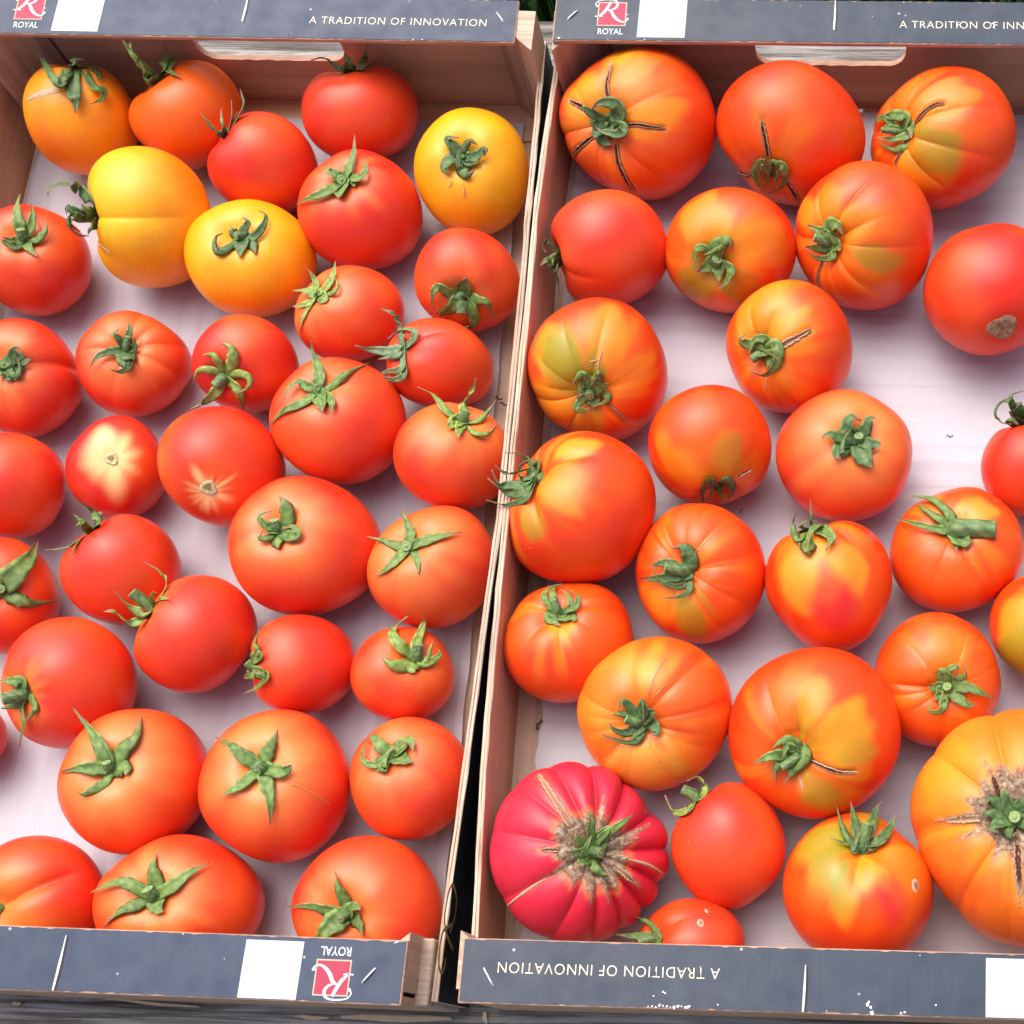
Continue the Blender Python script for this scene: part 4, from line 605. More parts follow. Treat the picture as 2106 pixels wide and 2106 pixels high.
{'id': 'R1', 'type': 'mot', 'label': 'big tomato with cup shaped calyx and five open cracks, in the far left corner', 'at': [0.04252,0.4834,0.003],'up': 0.03742,'a': 0.04222,'n': [-0.3811,-0.5842,0.7166],'S': [1.0924,0.0124,-0.0124,0.9363,-0.0288,0.9496],'k': 0.84,'seed': 135,'ribs': (6,0.03),'hub': [-0.01241,-0.01643,0.02015],'sepals': [(0.00764,[-0.00513,-0.01723,0.0286,-0.00624,-0.01444,0.03348,-0.0148,-0.01211,0.03165,-0.02033,-0.01334,0.0271]),(0.00509,[-0.00246,-0.02442,0.02681,-0.00505,-0.02667,0.02472,-0.01379,-0.02353,0.02239,-0.01891,-0.02109,0.02226]),(0.00934,[-0.01445,-0.02432,0.01781,-0.00914,-0.02778,0.01863]),(0.00509,[-0.01901,-0.0143,0.02469,-0.02459,-0.01208,0.02666,-0.02556,-0.01299,0.02537]),(0.00509,[-0.01908,-0.01832,0.02243,-0.02138,-0.01607,0.02444]),(0.00849,[-0.01765,-0.02183,0.01953,-0.01937,-0.02445,0.01788]),(0.00849,[-0.00555,-0.02401,0.02254,-0.0038,-0.02585,0.02246])],'cracks': [('d', 0.00289,[-0.01044,-0.01073,0.02883,-0.01224,-0.00534,0.03287,-0.01243,-0.00038,0.0339,-0.01146,0.00485,0.03463,-0.01065,0.01174,0.03344]),('d', 0.0034,[-0.02525,-0.00976,0.02377,-0.02961,-0.00682,0.02367,-0.03559,-0.00124,0.02033]),('d', 0.00289,[-0.02081,-0.02084,0.01571,-0.02914,-0.02308,0.00961,-0.03702,-0.01948,-0.00498]),('d', 0.0034,[-0.00818,-0.02745,0.01697,-0.0074,-0.03422,0.01062,-0.00375,-0.03764,-0.00042,-0.00078,-0.03811,-0.00982]),('d', 0.00221,[-0.00305,-0.02062,0.02441,0.0048,-0.02237,0.02738,0.01208,-0.02314,0.02666,0.01996,-0.02249,0.02475])],'patch': [('y', [-0.02595,-0.00445,0.02682],0.01443,0.9),('y', [-0.00726,0.01969,0.03111],0.01019,0.9),('g', [0.00402,-0.00418,0.0364],0.00934,0.5),('y', [0.01297,-0.01868,0.02953],0.01273,0.6),('o', [0.01251,0.00201,0.03607],0.02971,0.5),('y', [0.0006,0.01122,0.03651],0.01358,0.5)],'sh': ('o', 0.7,0.6),'dents': [([-0.645,0.539,0.542],-0.07,8.0),([0.628,0.663,0.408],0.04,8.0),([0.349,-0.704,-0.618],0.04,10.0),([-0.805,-0.529,-0.271],-0.04,8.0)]},
{'id': 'R2', 'type': 'mot', 'label': 'big tomato with long vertical crack above its closed ball shaped calyx', 'at': [0.12765,0.47595,0.003],'up': 0.03882,'a': 0.04032,'n': [-0.3399,-0.9379,0.0697],'S': [1.007,0.001,-0.0011,0.9843,0.0111,0.9787],'k': 0.86,'seed': 136,'ribs': (0,0),'hub': [-0.00969,-0.02604,0.00164],'sepals': [(0.0042,[-0.00953,-0.03065,0.01858,-0.01104,-0.0299,0.00206,-0.01086,-0.03317,-0.0068]),(0.0042,[-0.01582,-0.02643,0.009,-0.01879,-0.02734,-0.00159,-0.01397,-0.03087,-0.0087]),(0.0042,[-0.00306,-0.03185,0.0165,-0.00028,-0.03446,0.01108,-0.00352,-0.03388,-0.00029,-0.01055,-0.03207,-0.00832]),(0.00378,[-0.00633,-0.03106,0.01665,-0.00495,-0.03183,0.00872,-0.01045,-0.03315,-0.00681]),(0.0042,[-0.01298,-0.02909,0.01517,-0.01614,-0.02815,0.00089,-0.01265,-0.03173,-0.00815])],'cracks': [('d', 0.00336,[-0.00966,-0.02804,0.01764,-0.0111,-0.02381,0.02579,-0.01231,-0.01926,0.02968,-0.01274,-0.01524,0.03241]),('d', 0.00336,[-0.00188,-0.03086,0.00224,0.00304,-0.03403,-0.00395,0.00624,-0.03482,-0.0123]),('d', 0.00168,[-0.01892,-0.0243,-0.00174,-0.0255,-0.0189,-0.01051,-0.03144,-0.01926,-0.01081])],'patch': [('o', [-0.00463,-0.01714,0.03315],0.03193,0.5),('o', [-0.02297,-0.02777,-0.0173],0.01681,0.6)],'dents': [([-0.812,-0.48,-0.332],-0.09,10.0),([0.999,0.033,-0.024],0.03,8.0),([-0.509,0.666,0.544],-0.03,8.0)]},
{'id': 'R3', 'type': 'mot', 'label': 'tomato with a curved crack and round caged calyx, top right of the crate', 'at': [0.21277,0.47488,0.003],'up': 0.03755,'a': 0.04005,'n': [-0.7606,-0.2852,0.5832],'S': [1.0683,-0.0026,0.0059,0.9486,-0.0168,0.9575],'k': 0.84,'seed': 137,'ribs': (7,0.03),'hub': [-0.02202,-0.00758,0.01522],'sepals': [(0.00544,[-0.02135,-0.00421,0.02314,-0.02855,-0.00021,0.01982,-0.03568,0.00283,0.01281,-0.03717,0.00248,0.00826]),(0.0046,[-0.01869,-0.01243,0.02017,-0.0282,-0.01183,0.01488,-0.03789,-0.00447,0.00772]),(0.00502,[-0.02092,-0.01679,0.01707,-0.02802,-0.01698,0.01214,-0.03619,-0.00792,0.00778]),(0.00376,[-0.02841,-0.0039,0.01773,-0.03336,0.00144,0.01705,-0.03019,0.00129,0.01973]),(0.00335,[-0.02673,-0.00643,0.01729,-0.03162,-0.00497,0.01657,-0.03398,-0.00496,0.01404]),(0.00753,[-0.01883,-0.00821,0.02214,-0.01793,-0.01634,0.0215])],'ped': ([-0.0341,-0.00817,0.01814],0.00167),'cracks': [('d', 0.00218,[-0.01648,-0.0094,0.0237,-0.01215,-0.00674,0.03127,-0.006,-0.00461,0.03465,-0.00168,-0.00476,0.0355]),('d', 0.00184,[-0.02315,-0.01882,0.01339,-0.0261,-0.02203,0.00734])],'patch': [('g', [-0.00596,-0.02564,0.02392],0.01255,0.9),('y', [-0.01258,-0.02845,0.01491],0.01255,0.8),('y', [-0.00211,-0.00363,0.03586],0.01338,0.6),('o', [-0.0096,-0.01586,0.0296],0.0251,0.7),('y', [-0.02161,0.00893,0.02605],0.01004,0.4)],'dents': [([-0.65,0.625,0.432],-0.04,10.0),([0.489,0.67,0.559],0.03,10.0),([0.509,-0.7,-0.501],-0.03,8.0)]},
{'id': 'R4', 'type': 'red', 'label': 'plain red tomato beside the left wall, its calyx pointing at the wood', 'at': [0.03165,0.40643,0.003],'up': 0.03172,'a': 0.03345,'n': [-0.9535,-0.2733,0.1273],'S': [1.0189,0.0049,-0.0064,0.9775,0.004,0.9739],'k': 0.92,'seed': 138,'ribs': (0,0),'creases': [(5.498,0.05,1.056)],'hub': [-0.02475,-0.0069,0.00328],'sepals': [(0.00374,[-0.02965,-0.00443,0.00946,-0.03247,-0.00353,0.01223,-0.03411,-0.00721,0.01069,-0.0303,-0.01512,0.01847]),(0.00457,[-0.02748,-0.01757,0.01524,-0.03006,-0.01971,0.01774,-0.0336,-0.02255,0.01705]),(0.00332,[-0.02678,-0.02232,0.01261,-0.02773,-0.0198,-6e-05,-0.02672,-0.02738,-0.00589]),(0.00665,[-0.02833,-0.01891,0.01444,-0.02984,-0.02142,0.01399])],'dents': [([-0.932,0.19,0.309],0.06,14.0),([-0.923,-0.379,-0.071],-0.1,16.0),([-0.624,-0.702,-0.344],0.03,12.0),([0.987,0.101,-0.127],0.02,8.0)]},
{'id': 'R5', 'type': 'mot', 'label': 'tomato with ringed orange shoulder and ragged calyx, in the second row', 'at': [0.09769,0.40584,0.003],'up': 0.03199,'a': 0.03472,'n': [-0.2115,-0.7263,0.654],'S': [1.0509,0.0047,-0.0046,0.9572,-0.009,0.9645],'k': 0.84,'seed': 139,'ribs': (0,0),'hub': [-0.0054,-0.01657,0.01507],'sepals': [(0.00744,[-0.00717,-0.01389,0.02362,0.00124,-0.01383,0.02986,0.00309,-0.01697,0.02575]),(0.00372,[-0.01113,-0.01478,0.02348,-0.01588,-0.01506,0.02379,-0.0161,-0.01987,0.01857,-0.01543,-0.02319,0.01522]),(0.00298,[-0.00201,-0.0162,0.0272,-0.00854,-0.01784,0.02403,-0.01181,-0.01807,0.02291]),(0.00827,[-0.00999,-0.01937,0.01514,-0.01562,-0.02219,0.01366]),(0.00455,[0.00247,-0.02307,0.01834,0.00082,-0.0279,0.01443,-0.0046,-0.03073,0.01006]),(0.00662,[-0.00429,-0.02226,0.01407,-0.00426,-0.02706,0.01152])],'ped': ([-0.00492,-0.0178,0.0192],0.00331),'patch': [('y', [-0.01124,-0.0043,0.02833],0.01654,0.6),('g', [-0.01618,-0.02469,0.00601],0.01406,0.7),('y', [0.01282,-0.01156,0.02611],0.01489,0.6),('g', [0.00845,-0.02733,0.00794],0.00992,0.6),('o', [-0.00765,-0.01492,0.01685],0.03308,0.6)],'dents': [([0.486,0.749,0.45],-0.03,10.0)]},
{'id': 'R6', 'type': 'mot', 'label': 'large tomato in front of the gap with notched calyx and a fine split below it', 'at': [0.16982,0.41325,0.003],'up': 0.03652,'a': 0.03878,'n': [-0.6089,-0.5355,0.5852],'S': [1.0171,0.0001,0.0007,0.979,0.0061,0.9742],'k': 0.86,'seed': 140,'ribs': (7,0.03),'creases': [(0.224,0.1,0.581)],'hub': [-0.0168,-0.01413,0.01537],'sepals': [(0.00615,[-0.02143,-0.01125,0.01924,-0.02955,-0.00655,0.01891]),(0.00779,[-0.01746,-0.01072,0.02392,-0.0135,-0.01193,0.0271,-0.01022,-0.01606,0.02388]),(0.00615,[-0.02291,-0.01669,0.0136,-0.03107,-0.01375,0.01039]),(0.0041,[-0.01636,-0.02272,0.01454,-0.02441,-0.02129,0.01147,-0.03103,-0.01493,0.01077]),(0.00295,[-0.01329,-0.01828,0.01897,-0.01896,-0.01423,0.02232,-0.02211,-0.01595,0.01802]),(0.00492,[-0.02138,-0.01328,0.01815,-0.02065,-0.01024,0.02315]),(0.00738,[-0.01327,-0.01898,0.01864,-0.01162,-0.02225,0.01948])],'ped': ([-0.02573,-0.01436,0.01965],0.00246),'cracks': [('d', 0.00131,[-0.02041,-0.02065,0.00919,-0.02315,-0.02457,0.00449,-0.02353,-0.02747,-0.00479])],'patch': [('y', [-0.0201,-3e-05,0.02827],0.01067,0.5),('g', [0.00669,-0.02859,0.0199],0.01067,0.7),('y', [-0.00325,-0.01378,0.0287],0.01067,0.5),('o', [0.00232,-0.01847,0.02907],0.02872,0.5),('y', [-0.03229,0.00375,0.01609],0.0082,0.7)],'dents': [([-0.717,0.582,0.385],-0.03,10.0),([0.717,-0.582,-0.385],0.03,8.0)]},
{'id': 'R7', 'type': 'bl2', 'label': 'smooth tomato at the right edge with brown blossom end scar', 'at': [0.23888,0.38189,0.003],'up': 0.0343,'a': 0.03645,'n': [-0.1476,0.9584,-0.2443],'S': [1.0287,-0.0025,0.0055,0.9712,0.0004,0.9709],'k': 0.95,'seed': 141,'ribs': (0,0),'hub': [-0.00448,0.02681,-0.00684],'sh': ('o', 0.25,0.7),'blos': ([0.00465,-0.02938,0.01217],0.00809)},
{'id': 'R8', 'type': 'mot', 'label': 'tomato with olive green left shoulder beside the left wall', 'at': [0.03087,0.32924,0.003],'up': 0.03514,'a': 0.03724,'n': [-0.0018,-0.7906,0.6123],'S': [0.9893,0.0013,-0.0031,1.001,0.0168,0.9798],'k': 0.84,'seed': 142,'ribs': (8,0.025),'creases': [(3.067,0.06,0.555),(0.299,0.04,0.476)],'hub': [-0.00012,-0.01978,0.01486],'sepals': [(0.00643,[-0.00171,-0.01795,0.02449,-0.00356,-0.01779,0.02725,-0.00805,-0.02043,0.02252]),(0.00402,[-0.0029,-0.01897,0.02158,-0.00639,-0.02501,0.01668]),(0.00482,[0.00556,-0.01869,0.0261,0.00644,-0.01764,0.02967,0.002,-0.02022,0.02248]),(0.00643,[0.00647,-0.01968,0.02164,0.01062,-0.01973,0.02346]),(0.00362,[-0.0051,-0.02571,0.01478,-0.00663,-0.02933,0.01342,-0.00201,-0.02978,0.01279,-0.00043,-0.0277,0.01382]),(0.00482,[0.00752,-0.02242,0.01716,0.00905,-0.02578,0.01544,0.00014,-0.02784,0.01245]),(0.00804,[0.00228,-0.02447,0.01269,0.0038,-0.02643,0.01155])],'ped': ([0.00024,-0.02389,0.01725],0.00273),'cracks': [('p', 0.00129,[0.00523,-0.01435,0.02598,0.00586,-0.01093,0.02911,0.00766,-0.00586,0.03158]),('p', 0.00112,[0.0017,-0.01119,0.02944,0.00549,-0.00995,0.02964]),('d', 0.00112,[0.00845,-0.02482,0.01194,0.01293,-0.02759,0.00914,0.01787,-0.02888,0.00169])],'patch': [('g', [-0.00997,-0.00968,0.02941],0.01607,0.95),('y', [-0.01906,-0.00353,0.0289],0.01205,0.8),('y', [0.00803,0.00634,0.03359],0.01366,0.6),('y', [-0.01943,-0.02288,0.01051],0.01366,0.8),('o', [0.01004,-0.01137,0.0285],0.02652,0.7),('g', [-0.00485,-0.03161,0.00446],0.01045,0.6),('y', [0.0207,-0.01519,0.02021],0.01045,0.5)],'dents': [([-0.507,0.709,0.49],-0.03,10.0),([0.478,0.807,0.348],0.02,10.0)]},
{'id': 'R9', 'type': 'mot', 'label': 'orange tomato with a pale open split running up right from a knotted calyx', 'at': [0.13183,0.34661,0.003],'up': 0.03244,'a': 0.03503,'n': [-0.5196,-0.5316,0.6689],'S': [1.0177,0.0014,-0.0013,0.9795,0.0054,0.9731],'k': 0.84,'seed': 143,'ribs': (0,0),'creases': [(1.795,0.09,0.608),(1.085,0.07,0.608)],'hub': [-0.01263,-0.01233,0.01545],'sepals': [(0.00645,[-0.01709,-0.00979,0.01865,-0.02416,-0.00804,0.01996,-0.02179,-0.00504,0.02244]),(0.00484,[-0.01064,-0.00911,0.02374,-0.01696,-0.0085,0.02249,-0.02012,-0.01439,0.01737]),(0.00564,[-0.00573,-0.01371,0.02581,-0.00486,-0.02022,0.022,-0.01122,-0.0243,0.01502,-0.02019,-0.02007,0.01182]),(0.00242,[-0.00896,-0.01477,0.02148,-0.01444,-0.01614,0.01987,-0.02079,-0.01551,0.01854]),(0.00274,[-0.01548,-0.01017,0.01936,-0.00963,-0.0158,0.02326,-0.00391,-0.02153,0.0259]),(0.00725,[-0.0098,-0.01772,0.01739,-0.01052,-0.02117,0.0157])],'ped': ([-0.01844,-0.01703,0.01742],0.00242),'cracks': [('w', 0.00355,[-0.00382,-0.01396,0.0248,0.00281,-0.01189,0.02895,0.01232,-0.00634,0.03016]),('p', 0.00113,[-0.01019,-0.02356,0.01212,-0.01152,-0.02827,0.00455])],'patch': [('y', [-0.01343,0.00893,0.02878],0.02096,0.7),('o', [-0.00918,-0.01154,0.01888],0.03224,0.7),('g', [-0.00571,-0.02618,0.01386],0.00967,0.3),('y', [0.0012,-0.00906,0.03],0.01209,0.5)],'dents': [([-0.933,-0.327,-0.147],-0.03,10.0),([0.695,0.636,0.334],-0.02,8.0),([0.944,-0.266,-0.194],0.03,16.0)]},
{'id': 'R10', 'type': 'mot', 'label': 'plain tomato whose caged calyx hangs down over the next fruit', 'at': [0.09228,0.28833,0.003],'up': 0.0339,'a': 0.03365,'n': [0.212,-0.9768,-0.0315],'S': [0.983,-0.0,-0.0014,1.0082,0.0185,0.9791],'k': 0.86,'seed': 144,'ribs': (0,0),'hub': [0.00491,-0.02321,-0.00116],'sepals': [(0.00355,[0.0025,-0.02722,0.0157,-0.00223,-0.02815,0.00462,-0.00252,-0.02915,-0.00845]),(0.00355,[0.00635,-0.0238,0.00283,0.00703,-0.03007,-0.00783]),(0.00355,[0.01144,-0.02594,0.01331,0.01435,-0.02534,-0.00088,0.00844,-0.02892,-0.0094]),(0.00315,[0.00397,-0.02542,0.00631,0.00088,-0.02811,-0.00485]),(0.00315,[0.0125,-0.02536,0.00657,0.01045,-0.02741,-0.00789])],'cracks': [('d', 0.00095,[0.01727,-0.02254,0.01073,0.02244,-0.01862,0.00974])],'patch': [('o', [-0.00693,-0.00845,0.03152],0.02759,0.6),('g', [0.01175,-0.01864,0.02263],0.01183,0.5),('y', [-0.01111,-0.02333,0.01925],0.01419,0.5),('y', [0.02244,-0.01828,0.0099],0.00946,0.4)],'dents': [([-0.514,0.75,0.417],-0.02,8.0),([0.774,-0.534,-0.34],0.03,10.0)]},
{'id': 'R11', 'type': 'red', 'label': 'smooth orange red tomato with blunt leathery calyx lobes on the open paper', 'at': [0.16226,0.28548,0.003],'up': 0.02985,'a': 0.03524,'n': [0.2488,-0.1079,0.9625],'S': [1.0317,0.001,0.0006,0.9694,-0.0003,0.9699],'k': 0.86,'seed': 145,'ribs': (0,0),'hub': [0.00634,-0.00258,0.02303],'sepals': [(0.00709,[0.00117,-0.00072,0.02896,0.00251,0.00528,0.03201,0.00786,0.00471,0.03005]),(0.00591,[0.01025,0.0018,0.02761,0.0124,0.00634,0.02949,0.01583,0.00743,0.02831]),(0.00591,[-0.00179,-0.00493,0.03061,-0.00783,-0.00495,0.03375,-0.01117,-0.00676,0.03309]),(0.0067,[-0.00098,-0.00681,0.02941,-0.00385,-0.01438,0.03127,-0.00155,-0.01647,0.03057]),(0.00945,[0.00899,-0.01159,0.02598,0.01207,-0.0158,0.02627,0.0144,-0.01774,0.02522]),(0.00591,[0.01193,-0.00566,0.02589,0.01646,-0.0064,0.02674,0.01763,-0.00832,0.02646]),(0.00315,[-0.00085,-0.01418,0.03097,-0.00027,-0.00643,0.03203,0.00339,-0.0002,0.03133])],'ped': ([0.00712,-0.00213,0.02783],0.00284),'sh': ('o', 0.9,0.9),'dents': [([0.628,0.701,0.337],-0.04,12.0),([0.657,-0.681,-0.324],0.02,8.0)]},
{'id': 'R12', 'type': 'mot', 'label': 'large tomato whose long grey calyx tips hang over the crate walls', 'at': [0.02838,0.24865,0.003],'up': 0.03787,'a': 0.03991,'n': [-0.653,0.2735,0.7063],'S': [1.0007,0.0023,-0.0052,0.9941,0.0098,0.9753],'k': 0.88,'seed': 146,'ribs': (0,0),'creases': [(0.524,0.1,0.845),(5.236,0.12,0.74)],'hub': [-0.01887,0.00797,0.01997],'sepals': [(0.00264,[-0.02372,0.01715,0.01902,-0.02849,0.01947,0.02265,-0.03496,0.01952,0.02435]),(0.00426,[-0.0244,0.01351,0.01792,-0.03339,0.00963,0.02053,-0.03982,0.01298,0.02367]),(0.00233,[-0.02674,0.00802,0.01898,-0.02898,0.01204,0.02086,-0.02591,0.0155,0.02243,-0.01961,0.01654,0.02399]),(0.00233,[-0.02706,0.00445,0.01958,-0.02873,0.01229,0.02035]),(0.00543,[-0.02572,0.00479,0.01889,-0.03704,0.00446,0.0191,-0.04125,0.01073,0.02313]),(0.00582,[-0.02435,-0.00109,0.02295,-0.03515,0.00237,0.01651,-0.04371,0.00718,0.02093]),(0.0031,[-0.02168,-0.00587,0.02654,-0.03367,-0.00414,0.01365,-0.04446,-0.00292,0.01689]),(0.00775,[-0.02028,0.01507,0.02008,-0.0174,0.01189,0.0217])],'patch': [('y', [0.00025,0.02087,0.03121],0.00853,0.95),('y', [-0.00831,-0.00231,0.03536],0.01318,0.6),('g', [-0.01712,-0.01746,0.02571],0.00698,0.7),('o', [-0.00732,0.00204,0.03466],0.01551,0.5)],'dents': [([-0.964,-0.249,0.09],-0.09,12.0),([-0.794,-0.601,-0.095],0.04,12.0),([-0.02,0.918,0.396],0.02,8.0)]},
{'id': 'R13', 'type': 'mot', 'label': 'orange red tomato with thick cut stem pointing left and thin creases', 'at': [0.09041,0.2186,0.003],'up': 0.02967,'a': 0.0346,'n': [-0.1898,-0.3076,0.9324],'S': [0.9827,-0.0002,-0.0014,1.0116,0.0157,0.976],'k': 0.84,'seed': 147,'ribs': (8,0.02),'creases': [(2.094,0.05,0.766),(2.431,0.04,0.819),(0.112,0.05,0.634),(4.301,0.04,0.687)],'hub': [-0.00442,-0.00698,0.02131],'sepals': [(0.00732,[-0.00249,-0.00156,0.02789,-0.00622,0.00301,0.03016,-0.01165,0.00233,0.02758]),(0.00462,[-0.00011,-0.00463,0.02778,0.00074,-0.0005,0.0314]),(0.00424,[-0.01359,-0.00515,0.02631,-0.01802,-0.00564,0.02628,-0.02289,-0.00534,0.02316]),(0.00578,[-0.01133,-0.01114,0.02346,-0.01874,-0.01203,0.02329,-0.02734,-0.00936,0.01564]),(0.00277,[-0.00599,-0.01538,0.02246,-0.01321,-0.01548,0.02442,-0.01857,-0.01182,0.02483,-0.02031,-0.00454,0.02639]),(0.00277,[-0.00213,-0.01708,0.02303,-0.00723,-0.02074,0.02195,-0.01645,-0.02077,0.01927]),(0.00925,[-0.00627,-0.01058,0.02227,-0.00762,-0.01365,0.02194])],'ped': ([-0.01448,-0.00745,0.02708],0.00324),'cracks': [('p', 0.00108,[0.00063,0.00093,0.02679,0.00392,0.00472,0.02844,0.00747,0.00804,0.0283])],'patch': [('g', [-0.00242,-0.02934,0.01313],0.01002,0.8),('y', [-0.01782,-0.02187,0.01336],0.01002,0.5),('o', [-0.00663,0.00372,0.02639],0.02312,0.4),('y', [-0.0076,-0.02166,0.0179],0.00617,0.4)],'dents': [([-0.776,0.559,0.293],-0.03,10.0)]},
{'id': 'R14', 'type': 'mot', 'label': 'tomato with yellow streaked shoulder and spiky calyx, tapering to the front', 'at': [0.15636,0.21169,0.003],'up': 0.03262,'a': 0.03486,'n': [-0.3081,0.8529,0.4216],'S': [0.9869,-0.0005,-0.0003,1.0082,0.014,0.9752],'k': 0.95,'seed': 148,'ribs': (0,0),'creases': [(0.187,0.06,1.004)],'hub': [-0.00839,0.02384,0.01165],'sepals': [(0.00122,[-0.00966,0.02214,0.03169,-0.00974,0.02668,0.03593,-0.01023,0.03187,0.03768]),(0.00343,[-0.01602,0.01272,0.03117,-0.01896,0.02626,0.01761,-0.0165,0.02854,0.0313]),(0.00381,[-0.00601,0.0223,0.02772,-0.01017,0.01434,0.0333,-0.01056,0.00409,0.03736]),(0.00648,[-0.00366,0.01741,0.03004,0.00087,0.01182,0.0343,-0.00188,0.00459,0.03659]),(0.00762,[-0.01068,0.00739,0.03492,-0.0091,0.00309,0.03603]),(0.00229,[-0.01487,0.02083,0.02696,-0.0112,0.0232,0.0291,-0.006,0.02242,0.02933]),(0.0061,[-0.01648,0.02003,0.0191,-0.01437,0.00796,0.03331]),(0.00457,[-0.00306,0.0228,0.02092,0.0001,0.01322,0.03467])],'patch': [('y', [-0.01541,-0.00903,0.02873],0.01067,0.8),('y', [-0.0017,-0.00272,0.03342],0.01219,0.8),('y', [0.01142,-0.00296,0.03075],0.01067,0.7),('g', [-0.01567,0.00098,0.03108],0.00838,0.5),('o', [-0.00305,-0.00707,0.03256],0.02514,0.5),('y', [-0.01823,0.01013,0.02766],0.01143,0.5),('M', [0.00451,-0.01862,0.02654],0.01295,0.8)],'dents': [([0.279,-0.901,-0.333],0.04,14.0),([-0.692,-0.679,-0.245],-0.06,10.0),([0.877,-0.45,-0.171],-0.06,10.0),([-0.108,0.933,0.343],-0.04,12.0),([0.752,0.62,0.223],0.03,10.0)]},
{'id': 'R15', 'type': 'mot', 'label': 'tomato with a long split pale stem lying across it and three narrow calyx leaves', 'at': [0.22036,0.23576,0.003],'up': 0.02613,'a': 0.03335,'n': [-0.1107,0.0522,0.9925],'S': [1.0162,-0.0008,0.0039,0.9819,0.0047,0.9722],'k': 0.82,'seed': 149,'ribs': (5,0.03),'creases': [(5.086,0.05,1.004)],'hub': [-0.00239,0.00123,0.02124],'sepals': [(0.00464,[-0.00499,0.00896,0.0255,-0.01297,0.01862,0.0217,-0.02168,0.02288,0.01537,-0.02774,0.02241,0.01427]),(0.00386,[-0.00949,0.00562,0.02551,-0.0183,0.01322,0.02253,-0.02008,0.01998,0.0145]),(0.00386,[-0.00935,0.00065,0.02387,-0.02135,0.00361,0.0239,-0.03202,0.01322,0.00934]),(0.0085,[0.00168,-0.00621,0.02548,0.00671,-0.0068,0.02723]),(0.00541,[-0.00255,-0.00289,0.02303,-0.00139,-0.01223,0.02639]),(0.00696,[0.00238,-0.00715,0.02588,0.00234,-0.01049,0.02623])],'ped': ([0.01748,8e-05,0.02761],0.0051),'cracks': [('p', 0.00108,[0.00268,0.00913,0.02359,0.00379,0.01229,0.02388]),('p', 0.00077,[-0.01376,-0.00672,0.02292,-0.01001,-0.00534,0.02269])],'patch': [('o', [-0.00411,-0.01197,0.02355],0.02705,0.6),('y', [0.0071,0.00968,0.02444],0.00928,0.7)],'dents': [([0.238,0.894,0.379],0.04,16.0),([-0.44,0.847,0.299],-0.04,14.0),([-0.943,0.329,0.046],-0.02,10.0)]},
{'id': 'R16', 'type': 'red', 'label': 'small tomato at the right edge with hooked ring shaped calyx', 'at': [0.26085,0.28286,0.003],'up': 0.02673,'a': 0.02788,'n': [-0.2993,0.8358,0.4603],'S': [0.9603,-0.0008,-0.0019,1.0286,0.0275,0.9827],'k': 0.88,'seed': 150,'ribs': (0,0),'hub': [-0.0058,0.01752,0.00955],'sepals': [(0.00283,[-0.01401,0.02292,0.02555,-0.01836,0.02698,0.01764,-0.02093,0.02181,0.01588,-0.01808,0.01748,0.01437,-0.0138,0.01247,0.02275]),(0.00283,[-0.01471,0.02247,0.028,-0.01458,0.02552,0.03026,-0.00871,0.0282,0.02944]),(0.00706,[-0.01174,0.02045,0.02547,-0.00868,0.02292,0.02573]),(0.00785,[-0.01361,0.01721,0.02178,-0.00974,0.0134,0.02106]),(0.00628,[-0.00543,0.02044,0.02409,-0.00154,0.02733,0.01923])]},
{'id': 'R17', 'type': 'mot', 'label': 'green and orange shouldered tomato cut by the right edge', 'at': [0.26496,0.19269,0.003],'up': 0.02746,'a': 0.02899,'n': [0.5292,0.7286,0.435],'S': [0.9767,-0.0013,0.0006,1.0184,0.016,0.9755],'k': 0.88,'seed': 151,'ribs': (0,0),'hub': [0.01078,0.01562,0.00911],'patch': [('g', [-0.01472,-0.01965,0.01215],0.01511,0.95),('y', [-0.01594,-0.00016,0.02359],0.01284,0.9),('y', [-0.01901,-0.00996,0.01792],0.00982,0.5)]},
{'id': 'R18', 'type': 'mot', 'label': 'tomato at the left wall with a tall cage shaped calyx rimmed yellow', 'at': [0.02528,0.18146,0.003],'up': 0.02678,'a': 0.0324,'n': [-0.0478,0.3155,0.9477],'S': [1.0065,0.0025,-0.0067,0.9903,0.006,0.9733],'k': 0.82,'seed': 152,'ribs': (6,0.03),'creases': [(4.002,0.07,0.581),(5.124,0.05,0.74)],'hub': [-0.00115,0.0068,0.01977],'sepals': [(0.00322,[-0.00609,0.01095,0.02275,-0.00937,0.01544,0.0232,-0.00729,0.02235,0.01745,-0.00176,0.02473,0.01567]),(0.00306,[-0.00474,0.016,0.02415,-0.00551,0.02192,0.01871,-0.00206,0.02324,0.01752]),(0.00306,[0.00474,0.00983,0.02441,0.0027,0.01619,0.02408,-0.00186,0.02024,0.02135]),(0.00322,[0.00702,0.00981,0.02464,0.00771,0.01533,0.02461,0.00095,0.02063,0.02048]),(0.00766,[-0.00486,0.00406,0.02235,0.00035,-0.00041,0.02438]),(0.00689,[0.00598,0.00358,0.02448,0.00712,0.00159,0.02583]),(0.00459,[-0.00229,0.00818,0.02193,-0.00248,0.01327,0.0231]),(0.00459,[0.0017,0.00716,0.02288,0.00468,0.0113,0.02468])],'ped': ([-0.00372,0.01257,0.02608],0.00214),'patch': [('y', [9e-05,-0.00068,0.02285],0.00689,0.8),('o', [-0.01425,0.00207,0.02296],0.01761,0.4)],'dents': [([-0.108,0.941,0.322],-0.05,12.0),([-0.766,0.55,0.332],0.03,12.0),([0.613,0.78,0.123],0.03,12.0)]},
